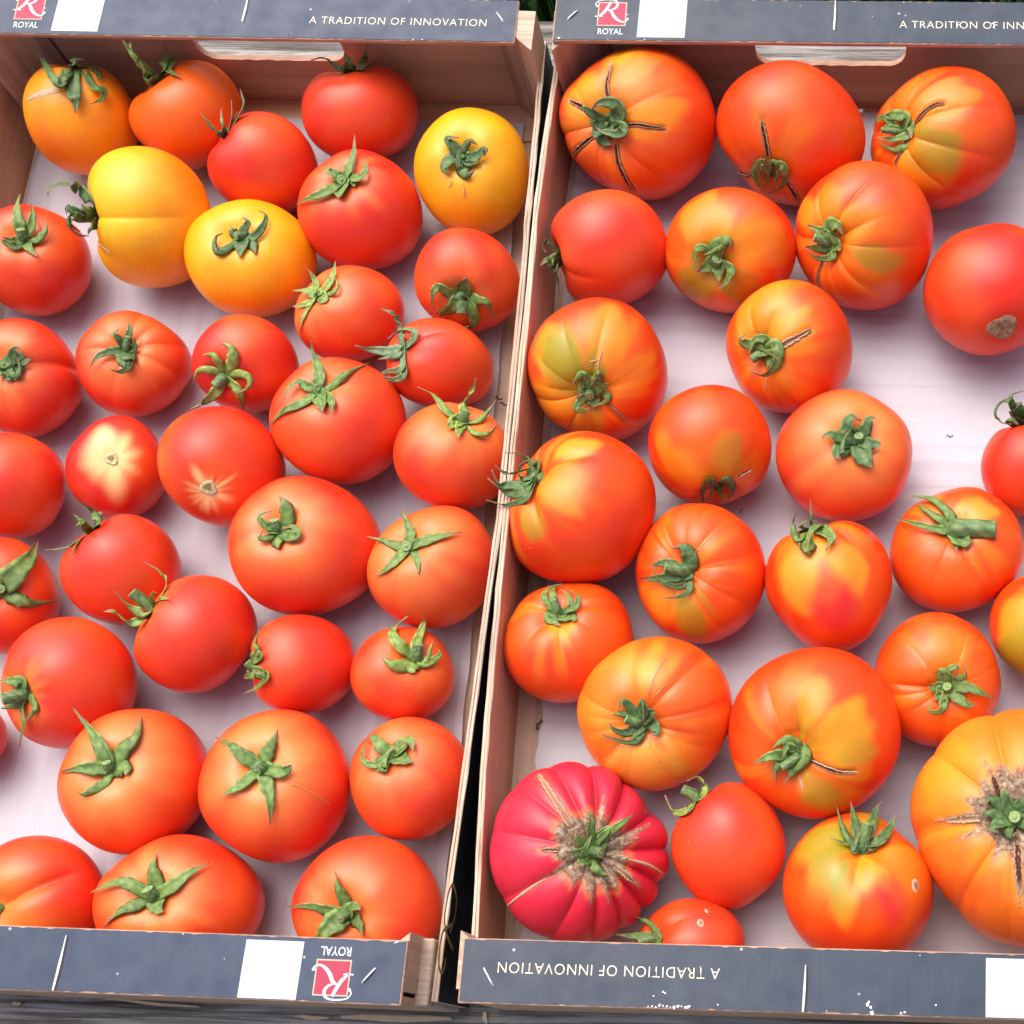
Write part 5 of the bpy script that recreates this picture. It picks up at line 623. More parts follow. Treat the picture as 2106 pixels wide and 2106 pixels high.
{'id': 'R19', 'type': 'gold', 'label': 'large orange gold tomato with shredded calyx and fine pale radial lines', 'at': [0.07227,0.14319,0.003],'up': 0.03324,'a': 0.0382,'n': [-0.1416,-0.4074,0.9022],'S': [1.0115,0.0019,-0.0051,0.9868,0.0042,0.9718],'k': 0.84,'seed': 153,'ribs': (9,0.02),'creases': [(1.833,0.04,0.766),(6.059,0.08,0.555),(4.002,0.08,0.661),(3.067,0.03,0.661)],'hub': [-0.00386,-0.01035,0.02275],'sepals': [(0.00409,[-0.00752,-0.00543,0.02914,-0.01147,-0.00282,0.03268,-0.01305,-0.00781,0.02926]),(0.00409,[-0.00068,-0.00673,0.03184,-0.0015,-0.00236,0.03586]),(0.00298,[-0.00152,-0.00329,0.03526,-0.00101,-0.0126,0.0291]),(0.00558,[0.00211,-0.00786,0.03086,0.00514,-0.00753,0.03263]),(0.00372,[-0.00915,-0.0156,0.02282,-0.01532,-0.01486,0.02508,-0.01788,-0.01155,0.02625]),(0.00447,[-0.00402,-0.01764,0.02268,-0.00895,-0.02018,0.02206,-0.0232,-0.01649,0.02201]),(0.00558,[0.0025,-0.01177,0.02626,0.00492,-0.01615,0.0264,0.00205,-0.01682,0.02587]),(0.00447,[-0.01031,-0.00821,0.02825,-0.01663,-0.00852,0.02881]),(0.00595,[-0.00486,-0.01482,0.02308,-0.00776,-0.01615,0.02221])],'ped': ([-0.00983,-0.01037,0.02812],0.00238),'cracks': [('p', 0.00067,[0.00022,0.00013,0.03102,0.00341,0.01004,0.03285,0.00753,0.01928,0.02978]),('p', 0.00052,[0.00314,-0.00059,0.03124,0.00928,0.00594,0.03217]),('p', 0.00089,[7e-05,-0.01588,0.02191,0.00143,-0.02223,0.021])],'patch': [('r', [0.02301,0.0083,0.02772],0.02084,0.7),('r', [0.01061,0.02837,0.0228],0.01637,0.6),('p', [-0.00477,-0.0268,0.01795],0.01637,0.5),('r', [0.03355,-0.0099,0.01335],0.01489,0.5)],'dents': [([-0.888,-0.459,-0.001],-0.03,10.0),([-0.656,0.704,0.273],-0.03,12.0)]},
{'id': 'R20', 'type': 'mot', 'label': 'largest round tomato mid crate with a dark curved crack under its crest of calyx', 'at': [0.15047,0.13442,0.003],'up': 0.03782,'a': 0.04211,'n': [-0.2284,-0.5807,0.7814],'S': [0.9798,-0.0009,-0.0004,1.0176,0.012,0.973],'k': 0.84,'seed': 154,'ribs': (0,0),'creases': [(1.496,0.12,0.555),(2.057,0.06,0.924)],'hub': [-0.0064,-0.01665,0.02157],'sepals': [(0.00586,[-0.00914,-0.01204,0.02688,-0.01396,-0.01212,0.02967,-0.01883,-0.01527,0.0273]),(0.0044,[-0.01115,-0.01383,0.0281,-0.01316,-0.01898,0.0254]),(0.00513,[-0.01604,-0.01746,0.02472,-0.02161,-0.01903,0.02469,-0.02738,-0.02132,0.01989]),(0.00549,[-0.0049,-0.01433,0.02488,-0.00265,-0.01931,0.02488,-0.00883,-0.02532,0.02218,-0.013,-0.03001,0.01849]),(0.00513,[-0.01318,-0.02055,0.02282,-0.01731,-0.02347,0.02255,-0.01656,-0.02901,0.01843]),(0.00366,[-0.00964,-0.02122,0.02302,-0.01086,-0.02872,0.0211]),(0.00733,[-0.00547,-0.02024,0.02234,-0.00399,-0.02299,0.02195])],'ped': ([-0.01374,-0.02343,0.0244],0.00234),'cracks': [('d', 0.00249,[-0.002,-0.01859,0.02181,0.00514,-0.02263,0.0246,0.01219,-0.02498,0.02474,0.02059,-0.02398,0.02279]),('p', 0.00161,[-0.00574,-0.02575,0.01795,-0.00381,-0.03242,0.01571])],'patch': [('y', [-0.00247,0.00499,0.03693],0.01099,0.6),('g', [-0.00372,-0.00156,0.03436],0.00879,0.5),('y', [0.01183,-0.01144,0.03246],0.01465,0.8),('g', [0.01891,-0.01551,0.02934],0.00879,0.5),('g', [0.00542,-0.03469,0.01397],0.01172,0.6),('o', [-0.00931,-0.00417,0.03],0.0293,0.6),('y', [0.01777,-0.02429,0.02389],0.00733,0.5)],'dents': [([0.479,0.853,0.207],0.03,8.0),([-0.661,0.725,0.192],-0.02,8.0)]},
{'id': 'R21', 'type': 'mot', 'label': 'orange red tomato with a horizontal crease and asymmetric spidery calyx', 'at': [0.21138,0.16482,0.003],'up': 0.02855,'a': 0.03272,'n': [0.1269,-0.4087,0.9038],'S': [0.9771,-0.0012,0.0002,1.0192,0.0144,0.9742],'k': 0.84,'seed': 155,'ribs': (6,0.025),'creases': [(3.142,0.13,0.819),(3.74,0.05,0.713)],'hub': [0.00277,-0.00898,0.01946],'sepals': [(0.00374,[-0.00081,-0.0045,0.02722,0.00198,-0.00396,0.02817,0.00865,-0.00759,0.02573]),(0.003,[0.00268,-0.00327,0.0284,0.00689,-0.00162,0.02951,0.00633,-0.00446,0.02766]),(0.00337,[0.0073,-0.0066,0.02481,0.01136,-0.00507,0.02759,0.00936,0.00055,0.02997]),(0.00487,[0.01175,-0.00981,0.02329,0.01912,-0.01214,0.02154,0.02585,-0.01302,0.01313]),(0.00487,[0.00763,-0.01449,0.0209,0.01268,-0.01808,0.02077,0.01721,-0.01668,0.0188]),(0.00374,[0.00119,-0.01674,0.02031,-0.00027,-0.02131,0.02045,-0.00537,-0.02165,0.02124,-0.00615,-0.01739,0.02201]),(0.00524,[-0.00404,-0.00995,0.02243,-0.00624,-0.00938,0.02287]),(0.00711,[-0.00101,-0.01389,0.02067,-0.00392,-0.0148,0.02097])],'ped': ([0.00249,-0.00979,0.02375],0.00255),'cracks': [('p', 0.0009,[-0.01016,0.00141,0.02686,-0.00795,-0.00143,0.02644])],'patch': [('o', [0.0012,-0.00692,0.02021],0.03145,0.8),('y', [0.0042,0.00603,0.02771],0.01123,0.3)],'dents': [([-0.852,-0.481,-0.207],-0.03,12.0)]},
{'id': 'R22', 'type': 'gold', 'label': 'huge orange tomato at the right edge with brown corky star scar round its calyx', 'at': [0.24925,0.08995,0.003],'up': 0.04179,'a': 0.05332,'n': [-0.1936,-0.0705,0.9785],'S': [0.956,-0.002,-0.0023,1.0439,0.0133,0.9721],'k': 0.8,'seed': 156,'ribs': (9,0.045),'creases': [(4.114,0.05,0.45),(3.254,0.05,1.373)],'hub': [-0.00639,-0.00205,0.03245],'sepals': [(0.00603,[-0.01202,0.00203,0.03503,-0.01903,0.00541,0.03779,-0.02035,0.00207,0.03725]),(0.00567,[-0.01334,-0.00199,0.03443,-0.0196,-0.00115,0.03632,-0.02004,-0.00481,0.03396]),(0.00567,[-0.01262,-0.00391,0.03385,-0.01695,-0.00782,0.036,-0.01424,-0.00903,0.03558]),(0.00567,[-0.00942,0.00196,0.03574,-0.01175,0.00744,0.03887,-0.00842,0.00816,0.0391]),(0.00567,[-0.0107,-0.00735,0.03429,-0.00907,-0.01113,0.03679,-0.00634,-0.009,0.03659]),(0.00567,[-0.00562,0.00306,0.03766,-0.00324,0.00736,0.04035]),(0.00567,[-0.00175,-0.00634,0.03753,0.00118,-0.01069,0.03972]),(0.00567,[-0.00173,-0.001,0.03804,0.00312,-0.00019,0.04157])],'ped': ([-0.0076,-0.00229,0.03682],0.00312),'cracks': [('d', 0.00425,[-0.01378,0.00645,0.03334,-0.01567,0.01216,0.03553,-0.01738,0.01684,0.0361]),('w', 0.00354,[-0.02232,-0.00213,0.03023,-0.03021,-0.00221,0.02767,-0.03724,-0.00204,0.02203]),('d', 0.00496,[-0.00596,-0.01381,0.03319,-0.00601,-0.02483,0.03478,-0.00432,-0.03621,0.03073])],'patch': [('y', [-0.0219,-0.01131,0.03191],0.01843,0.6),('r', [-0.0398,-0.02785,0.00197],0.0234,0.5),('y', [-0.0346,0.02121,0.02386],0.01631,0.4),('r', [-0.01059,-0.04625,0.01839],0.02127,0.5)],'dents': [([-0.742,-0.634,-0.219],-0.06,8.0),([-0.98,0.169,-0.104],0.03,8.0)],'cork': (0.32,[[-0.01738,0.01684,0.0361],[-0.03724,-0.0017,0.02209],[-0.02776,-0.00978,0.03005],[-0.00528,-0.0362,0.0304],[-0.00337,0.01666,0.03859],[0.02083,0.00205,0.03939],[0.014,-0.01799,0.03732]])},
{'id': 'R23', 'type': 'mag', 'label': 'deeply ribbed magenta heirloom tomato with brown corky crown', 'at': [0.04051,0.07337,0.003],'up': 0.03451,'a': 0.04242,'n': [0.3838,-0.1199,0.9156],'S': [1.0019,0.001,-0.0057,0.9965,0.004,0.9717],'k': 0.78,'seed': 157,'ribs': (13,0.085),'hub': [0.00997,-0.00304,0.02333],'sepals': [(0.00361,[0.0101,0.00513,0.03256,0.01021,0.0108,0.03576,0.00697,0.01374,0.03627]),(0.00434,[0.01573,0.0033,0.02799,0.02389,0.00951,0.02964,0.0279,0.01423,0.0256]),(0.00434,[0.00653,-0.0,0.02961,0.00429,0.00139,0.03328,0.00354,0.00399,0.03408]),(0.00397,[0.00442,-0.00516,0.03118,-0.00024,-0.00598,0.03553]),(0.00723,[0.00694,-0.0081,0.02846,0.00605,-0.01111,0.02998]),(0.00434,[0.01237,-0.01111,0.02652,0.01642,-0.01382,0.02459,0.02009,-0.01391,0.02593]),(0.00542,[0.01155,0.00127,0.02698,0.01855,0.00656,0.02971,0.01914,0.00153,0.0267]),(0.00325,[0.00751,-0.00605,0.02865,0.00932,-0.00125,0.03335,0.01111,0.00291,0.03353]),(0.00506,[0.0157,-0.00119,0.02572,0.01828,0.00103,0.02537])],'ped': ([0.0147,-0.00418,0.02685],0.00289),'cracks': [('w', 0.00361,[0.00075,0.00782,0.03172,-0.00607,0.01725,0.03267,-0.01762,0.0318,0.02285]),('p', 0.00173,[-0.00843,-0.016,0.02786,-0.01784,-0.02117,0.02366,-0.03201,-0.02742,0.00429]),('p', 0.00188,[0.02631,-0.00555,0.01992,0.03522,-0.0069,0.01206,0.04042,-0.00913,-0.00568]),('w', 0.0026,[0.02184,-0.00999,0.02076,0.02936,-0.0158,0.0142]),('w', 0.00217,[-0.00376,-0.00415,0.03209,-0.01174,-0.00458,0.03343])],'dents': [([0.736,0.676,-0.029],-0.07,18.0),([0.978,0.14,-0.158],0.03,12.0),([-0.515,0.827,0.224],0.02,10.0)],'cork': (0.37,[[-0.01174,-0.00458,0.03343],[0.02936,-0.0158,0.0142],[0.03275,0.01143,0.01265],[0.01372,0.01831,0.02637],[0.01126,-0.023,0.02283],[0.01778,-0.02121,0.02104],[-0.00161,0.0048,0.03266],[-0.00775,-0.01533,0.02811],[0.02661,0.00271,0.02091]])},
{'id': 'R24', 'type': 'red', 'label': 'smooth bright red tomato with yellowish calyx peeking from behind', 'at': [0.11134,0.08005,0.003],'up': 0.0268,'a': 0.0299,'n': [-0.5957,0.7563,0.2704],'S': [0.9694,-0.0016,-0.0002,1.0299,0.01,0.9717],'k': 0.95,'seed': 158,'ribs': (0,0),'hub': [-0.01367,0.01849,0.00639],'sepals': [(0.00365,[-0.01282,0.01917,0.01647,-0.01215,0.02545,0.01101,-0.01577,0.02994,0.01372,-0.01971,0.02594,0.0233]),(0.00401,[-0.01866,0.01263,0.01944,-0.02612,0.01349,0.01016,-0.03104,0.02136,0.01237]),(0.00438,[-0.01703,0.01625,0.01594,-0.01912,0.01086,0.02111])],'ped': ([-0.02323,0.02484,0.00897],0.00306),'dents': [([0.62,0.78,0.082],-0.03,8.0),([0.027,-0.986,-0.164],0.03,8.0)]},
{'id': 'R25', 'type': 'mot', 'label': 'tomato with olive and yellow streaks, upright calyx and a round scab', 'at': [0.1733,0.06007,0.003],'up': 0.0332,'a': 0.03597,'n': [0.0507,0.5826,0.8112],'S': [0.9853,-0.0008,0.0002,1.0141,0.006,0.9708],'k': 0.9,'seed': 159,'ribs': (0,0),'creases': [(4.488,0.07,0.634),(0.15,0.05,0.45)],'hub': [0.00132,0.01586,0.02106],'sepals': [(0.00321,[-0.0051,0.01981,0.0241,-0.0087,0.02721,0.02148,-0.01096,0.03739,0.01277]),(0.00428,[-0.00168,0.02436,0.02269,-0.00311,0.03252,0.01671,-0.00461,0.03906,0.01432]),(0.00428,[0.00527,0.026,0.02245,0.00754,0.0348,0.01379,0.01099,0.03939,0.01469]),(0.00463,[0.0095,0.01886,0.02376,0.01466,0.02761,0.01494,0.01682,0.0338,0.01274]),(0.00257,[-0.00575,0.01682,0.02514,-0.01342,0.01929,0.02582]),(0.00642,[0.00538,0.01593,0.02393,0.00397,0.0135,0.02577]),(0.0057,[0.00264,0.01609,0.02254,0.0025,0.02445,0.02284]),(0.00242,[-0.00295,0.01303,0.02754,-0.00098,0.01954,0.02633,0.00037,0.02407,0.02461])],'ped': ([0.00342,0.02632,0.02619],0.00299),'patch': [('g', [-0.01374,0.00264,0.03062],0.01212,0.95),('g', [-0.01688,0.01844,0.02205],0.01497,0.95),('g', [-0.00807,-0.0075,0.03137],0.00856,0.7),('y', [0.0026,0.00517,0.03035],0.00856,0.8),('y', [0.01077,0.00177,0.03184],0.0057,0.8),('g', [0.00407,0.032,0.01287],0.00713,0.7),('y', [-0.00526,-0.01206,0.03075],0.00713,0.6),('M', [0.01636,-0.00531,0.03015],0.01141,0.6),('g', [-0.00628,0.00486,0.03081],0.00642,0.6)],'dents': [([0.687,0.718,0.111],-0.05,12.0),([-0.027,0.991,0.134],0.03,12.0),([-0.783,0.618,0.069],-0.03,10.0)],'flecks': [([0.02593,-0.00104,0.0232],0.00285)]},
{'id': 'R26', 'type': 'red', 'label': 'small tomato peeping over the front board with two corky flecks', 'at': [0.0941,0.03272,0.003],'up': 0.02352,'a': 0.02513,'n': [-0.7313,0.072,0.6783],'S': [1.1104,0.0073,-0.0134,0.9002,-0.0072,0.9707],'k': 0.86,'seed': 160,'ribs': (0,0),'creases': [(0.86,0.06,0.661)],'hub': [-0.01443,0.00096,0.01174],'sepals': [(0.00323,[-0.01417,0.00355,0.01335,-0.02006,0.00948,0.00881,-0.02709,0.01188,0.01083,-0.03022,0.01093,0.01098]),(0.00395,[-0.02016,0.00232,0.01013,-0.02746,0.00226,0.00873,-0.03445,0.00264,0.00988]),(0.00431,[-0.01277,-0.00159,0.01666,-0.0138,-0.00453,0.01835]),(0.00359,[-0.01216,0.00047,0.01693,-0.01147,0.00313,0.01823])],'ped': ([-0.02215,-0.00068,0.01522],0.0023),'dents': [([-0.876,0.465,0.131],-0.06,12.0)],'flecks': [([0.0068,0.00813,0.02147],0.00187),([0.00889,0.01431,0.01656],0.00115)]}]

BASE = dict(red=(.74, .036, .012), orange=(.86, .115, .006), amber=(.94, .29, .006), yellow=(.95, .47, .014), gy=(.95, .40, .008), mot=(.76, .040, .005), gold=(.86, .16, .012), mag=(.66, .022, .050), bloss=(.72, .026, .010), bl2=(.74, .022, .008))
PC = dict(y=(.86, .33, .014), g=(.30, .27, .016), o=(.84, .13, .008), r=(.76, .045, .006), p=(.86, .40, .07), P=(.93, .64, .28), M=(.68, .012, .030))
def snoise(Pt, seed, f):
    r = random.Random(seed); out = np.zeros(len(Pt))
    for q in range(9):
        k = np.array([r.gauss(0, 1) for _ in range(3)])*f; out += np.sin(Pt@k+r.uniform(0, 6.28))
    return out/3
def smooth(a, b, x): t = np.clip((x-a)/(b-a), 0, 1); return t*t*(3-2*t)
def strip(path, nrm_of, wfun, sec, close_tip=True):
    """sweep a cross-section (list of (lateral, lift)) along a path lying on the skin"""
    n = len(path)-1; V = []
    for i, p in enumerate(path):
        d = path[min(i+1, n)]-path[max(i-1, 0)]; d = d/max(np.linalg.norm(d), 1e-9)
        nn = nrm_of(p, i/n); nn = nn-d*(nn@d); nn = nn/max(np.linalg.norm(nn), 1e-9); lat = np.cross(d, nn)
        w = wfun(i/n)
        for (a, b_) in sec(i/n): V.append(p+lat*a*w+nn*b_)
    return V
def grid_faces(rows, m, closed=False):
    F = []
    for i in range(rows-1):
        for q in range(m if closed else m-1): F.append((i*m+q, i*m+(q+1) % m, (i+1)*m+(q+1) % m, (i+1)*m+q))
    return F
def build_tomato(d):
    rd = random.Random(d['seed']*7+1)
    group = 'tomatoes in the left crate' if d['id'][0] == 'L' else 'tomatoes in the right crate'
    T = thing('tomato', d['label'], 'tomato', d['at'], 0, group)
    up = np.array([0, 0, d['up']]); s = d['S']; S = np.array([[s[0], s[1], s[2]], [s[1], s[3], s[4]], [s[2], s[4], s[5]]])
    Q = frame(d['n']); SQ = S@Q; a = d['a']; n3 = Q[:, 2]
    cr = d.get('cracks', [])
    big = 'cork' in d; nt_, nu = (190, 300) if big else (150, 230) if cr else (84, 128)
    # polar rings, denser towards the stem
    th = np.linspace(0, 1, nt_+1)[1:-1]; th = math.pi*(th*.85+.15*th**2)
    TT, UU = np.meshgrid(th, np.linspace(0, 2*math.pi, nu, endpoint=False), indexing='ij')
    P = dict(k=d['k'], seed=d['seed'], ribs=d['ribs'], creases=d.get('creases', []))
    pole = lambda t: np.stack(body_pts(np.array([t]), np.array([0.]), P), -1)
    X3 = np.vstack([pole(1e-4), np.stack(body_pts(TT, UU, P), -1).reshape(-1, 3), pole(math.pi-1e-4)])
    tt = np.concatenate([[0], TT.ravel(), [math.pi]]); uu = np.concatenate([[0], UU.ravel(), [0]])
    V = swell((X3*a)@SQ.T, d.get('dents'), a); m = len(th); NV = len(V)
    rad = V/np.linalg.norm(V, axis=1)[:, None]
    # bumps of growth: very gentle unevenness
    V = V+rad*((snoise(V/a, d['seed'], 1.5)*.013+snoise(V/a, d['seed']+2, 4.)*.0014)*a)[:, None]
    pathc = []
    for (kind, w, pts) in cr:
        pp = catmull(np.array(pts).reshape(-1, 3), 26)
        pathc.append((kind, w, pp))
        D = np.full(NV, 9.)
        for i in range(len(pp)-1): D = np.minimum(D, np.linalg.norm(V-pp[i], axis=1))
        pw = .6*w if kind in 'dw' else .5*w
        dep = dict(d=.0016, w=.0010, p=.0000, t=.0002)[kind]*min(1, w/.003+.3)
        V = V-rad*(dep*np.exp(-(D/pw)**2))[:, None]
    # pigment
    col = np.array(BASE[d['type']])[None]*np.ones((NV, 1)); Un = V/a
    n1 = snoise(Un, d['seed']+5, 3.0); n2 = snoise(Un, d['seed']+6, 8.); nm = snoise(np.stack([np.cos(uu)*3, np.sin(uu)*3, tt*.5], 1), d['seed']+8, 2.4)
    def blend(c, f):
        nonlocal col
        f = np.clip(f, 0, 1)[:, None]; col = col*(1-f)+np.array(c)[None]*f
    if d['type'] in ('red', 'bloss', 'bl2'): blend((.84, .088, .016), .45+.5*n1); blend((.66, .010, .020), .25*snoise(Un, d['seed']+3, 1.6))
    elif d['type'] == 'mot': blend((.84, .085, .006), .35+.5*n1)
    elif d['type'] in ('yellow', 'gy'): blend((.95, .24, .004), smooth(.9, 2.3, tt)*.8+.15*n1)  # orange shading put into the colour, away from the stem
    elif d['type'] == 'amber': blend((.93, .17, .005), smooth(1.0, 2.3, tt)*.6+.3*n1)
    elif d['type'] == 'gold': blend((.88, .28, .02), .3+.4*n1); blend((.80, .06, .006), smooth(1.35, 2.3, tt+.25*n1)*.8)
    if 'sh' in d:
        c, ext, st = d['sh']
        C_ = {'o': (.87, .22, .045), 'r': (.80, .05, .006), 'y': (.92, .50, .03), 'P': (.95, .66, .28)}[c]
        t_ = (math.pi-tt) if c == 'P' else tt
        if c == 'P': blend((.9, .2, .03), (1-smooth(ext*.4, ext*1.8, t_+.10*nm))*.6)
        ext = ext*1.15
        blend(C_, (1-smooth(ext*.25, ext*1.5, t_+.12*nm+.08*n1))*st)
    if d['type'] == 'mot':
        blend((.80, .10, .006), (1-smooth(.25, .9, tt+.2*nm))*.6)
        blend((.86, .26, .012), smooth(.1, 1.1, nm)*(1-smooth(.7, 1.5, tt+.1*n1))*.55)
    for (c, p, r_, al) in sorted(d.get('patch', []), key=lambda q: 'oyprMg'.index(q[0])):
        Vp = V-np.array(p); jj = np.argmin((Vp**2).sum(1)); mer = V[min(NV-1, jj+nu)]-V[max(0, jj-nu)]; mer = mer/max(np.linalg.norm(mer), 1e-9)
        al_ = Vp@mer; D = np.sqrt(np.maximum((Vp**2).sum(1)-al_**2, 0)*1.3+al_**2*.55)/r_
        soft = 1.0 if c in 'oP' else .68
        f = 1-smooth(1.36-soft, 1.36, D+.10*n2+.28*nm+.10*n1)
        blend(PC[c], f*al*(.9+.1*n1))
    cork = np.zeros(NV)
    if 'cork' in d:
        t0, rays = d['cork']; Qi = np.linalg.inv(SQ)
        reach = t0*(.95+.16*snoise(np.stack([np.cos(uu), np.sin(uu), 0*uu], 1), d['seed'], 7.)+.10*snoise(np.stack([np.cos(uu), np.sin(uu), 0*uu], 1), d['seed']+9, 22.))
        for p in rays:
            q = Qi@np.array(p)/a; tr = .86*math.atan2(math.hypot(q[0], q[1]), max(q[2], .05)); ur = math.atan2(q[1], q[0])
            du = np.abs((uu-ur+math.pi) % (2*math.pi)-math.pi)*np.maximum(np.sin(tt), .1)
            taper = np.clip(1-(tt-t0*.6)/max(tr*1.15-t0*.6, .05), 0, 1)
            cork = np.maximum(cork, smooth(-.02, .015, .050*taper**1.2-du)*.95*(tt < tr*1.15))
        cork = np.maximum(cork, 1-smooth(-.03, .05, tt-reach-.03*n2))
        V = V-rad*(cork*a*.012)[:, None]
        blend((.85, .25, .06), .5*np.clip(1-np.abs(tt-reach-.05)/.08, 0, 1))
    for (kind, w, pp) in pathc:                     # skin yellowed along a split
        D = np.full(NV, 9.)
        for q in pp: D = np.minimum(D, np.linalg.norm(V-q, axis=1))
        blend((.84, .24, .03) if d['type'] != 'mag' else (.75, .12, .05), .6*np.exp(-(D/(w*.9))**2))
    V = V+up
    F = [(0, 1+q, 1+(q+1) % nu) for q in range(nu)]
    idx = lambda i, q: 1+i*nu+q % nu
    F += [(idx(i, q), idx(i+1, q), idx(i+1, q+1), idx(i, q+1)) for i in range(m-1) for q in range(nu)]
    F += [(idx(m-1, q), NV-1, idx(m-1, q+1)) for q in range(nu)]
    me = mesh(V, F, 'skin'); vcol(me, 'pigment', col); vcol(me, 'cork', np.repeat(cork[:, None], 3, 1))
    link('skin', me, T, [M['skin']], smooth=True)
    tree = BVHTree.FromPolygons([tuple(v) for v in V], F) if (cr or 'sepals' in d or 'blos' in d or 'flecks' in d) else None
    ctr = up.copy()
    def onskin(p, h=0.):
        """point p (from the centre) dropped or pushed radially onto the skin"""
        dr = np.array(p)/np.linalg.norm(p); hit = tree.ray_cast(Vector(ctr+dr*.12), Vector(-dr))
        return (np.array(hit[0])+dr*h) if hit[0] is not None else np.array(p)+ctr
    def outnrm(p, s=0):
        v = p-ctr; return v/np.linalg.norm(v)
    for (kind, w, pp) in pathc:
        if kind == 'd': w = w*.78
        path = np.array([onskin(q, .0) for q in pp]); n = len(path)-1
        if kind in 'dw':
            path = path+np.array([outnrm(q) for q in path])*(.0015 if kind == 'd' else .0012)
            jr = random.Random(int(w*1e7)); jj = [jr.uniform(.7, 1.25) for _ in range(n+1)]; path[1:-1] += np.array([[jr.uniform(-1, 1)*w*.045 for _ in range(3)] for _ in range(n-1)])
            prof = lambda s_: w*jj[int(s_*n+.5)]*(.22+.78*math.sin(math.pi*min(1, s_*.80+.20))**.7)*(1 if s_ < .97 else .5)
            sec = lambda s_: [(-.52, -.0004), (-.46, .00035), (-.33, .0003), (-.20, -.0007), (0, -.0012), (.20, -.0007), (.33, .0003), (.46, .00035), (.52, -.0004)]
            V2 = strip(path, outnrm, prof, sec); k = 9
            pale = np.array((.62, .42, .27)); dk = np.array((.10, .028, .014)) if kind == 'd' else np.array((.42, .24, .13)); md = (.30, .10, .04) if kind == 'd' else (.60, .42, .27)
            cc = []
            for i in range(n+1):
                e = max(0, (i/n-.72)/.28)
                for q in range(k):
                    c0 = (pale, pale, np.array(md), dk, dk*.8, dk, np.array(md), pale, pale)[q]
                    cc.append(c0*(1-e)+pale*e*.95)
        else:
            path = path+np.array([outnrm(q) for q in path])*.00018
            r2 = random.Random(d['seed'])
            prof = lambda s_: w*(.15+.85*math.sin(math.pi*min(1, s_*.9+.08))**.8)*.8
            sec = lambda s_: [(-.5, -.0003), (-.3, .00022), (0, .0004), (.3, .00022), (.5, -.0003)]
            V2 = strip(path, outnrm, prof, sec); k = 5
            base = np.array((.70, .46, .30)) if kind == 'p' else np.array((.50, .28, .10))
            cc = [base*r2.uniform(.75, 1.1) for _ in range(len(V2))]
        me = mesh(V2, grid_faces(n+1, k), 'crack')
        if kind == 't':
            fs = [f for f in grid_faces(n+1, k) if (f[0]//k) % 3 != 2]; me = mesh(V2, fs, 'crack')
        fix(me); vcol(me, 'pigment', np.array(cc)); link('skin_crack', me, T, [M['scar']], smooth=True)
    # blossom end scar: ring with a rough middle
    if 'blos' in d:
        p, r0 = d['blos']; c0 = onskin(p); nn = outnrm(c0); ax = np.cross(nn, (0, 1, .2)); ax /= np.linalg.norm(ax); ay = np.cross(nn, ax)
        V2 = []; cc = []; k = 28; r2 = random.Random(d['seed']); brown = d['type'] == 'bl2'
        rings = [0, .2, .4, .55, .7, .85, 1.]
        for ri in rings:
            for q in range(k):
                an = q*6.2832/k; rr2 = r0*ri*(1+.12*math.sin(3*an+1)+r2.uniform(-.06, .06)*(ri > 0))
                h = (.0005 if .5 < ri < .9 else .00015)+r2.uniform(-.0002, .0003)*(ri < .9)
                base = c0+ax*math.cos(an)*rr2+ay*math.sin(an)*rr2-ctr
                V2.append(onskin(base, h if ri < .95 else -.0001))
                if brown: c1 = np.array((.50, .33, .18))*r2.uniform(.4, 1.25)
                else: c1 = (np.array((.78, .70, .42)) if .5 < ri < .9 else np.array((.50, .45, .16)))*r2.uniform(.7, 1.1)
                cc.append(c1)
        me = mesh(V2, grid_faces(len(rings), k, True), 'blossom_scar'); fix(me); vcol(me, 'pigment', np.array(cc)); link('blossom_scar', me, T, [M['scar']], smooth=True)
    for (p, r0) in d.get('flecks', []):
        c0 = onskin(p); nn = outnrm(c0); ax = np.cross(nn, (0, 1, .2)); ax /= np.linalg.norm(ax); ay = np.cross(nn, ax); V2 = []; cc = []; r2 = random.Random(int(r0*1e6))
        for ri in (0, .35, .6, 1.):
            for q in range(12):
                an = q*6.2832/12; rr2 = r0*ri*r2.uniform(.85, 1.1); V2.append(onskin(c0+ax*math.cos(an)*rr2*.95+ay*math.sin(an)*rr2*1.4-ctr, .0003 if ri < .9 else -.0001)); cc.append(np.array((.70, .46, .32))*r2.uniform(.8, 1.1) if ri > .5 else np.array((.38, .17, .07)))
        me = mesh(V2, grid_faces(4, 12, True), 'fleck'); fix(me); vcol(me, 'pigment', np.array(cc)); link('corky_fleck', me, T, [M['scar']], smooth=True)
    # calyx
    if 'sepals' in d:
        kind = {'L1': 'dark', 'L2': 'green', 'L4': 'dark', 'L5': 'dark', 'L6': 'dark', 'L7': 'dark', 'L3': 'grey', 'L11': 'pale', 'L12': 'grey', 'L14': 'pale', 'L17': 'pale', 'L28': 'pale', 'L13': 'green', 'L25': 'pale', 'L15': 'dark', 'L16': 'dark', 'R12': 'dark', 'R24': 'pale', 'R11': 'dark', 'R22': 'dark', 'L18': 'green'}.get(d['id'], 'green' if d['id'][0] == 'L' else 'dark' if d['seed'] % 3 == 0 else 'green')
        hub = np.array(d['hub'])+ctr
        h0 = onskin(np.array(d['hub']), .0004)
        hub = h0
        wm = max(sw for sw, _ in d['sepals']); hr = .0032+.12*wm
        ex = Q[:, 0]; ey = Q[:, 1]
        V2 = []; k = 20; rows = [(1.0, -.0012), (.95, .0002), (.7, .0011), (.45, .0015), (.3, .0011), (.05, .0010)]
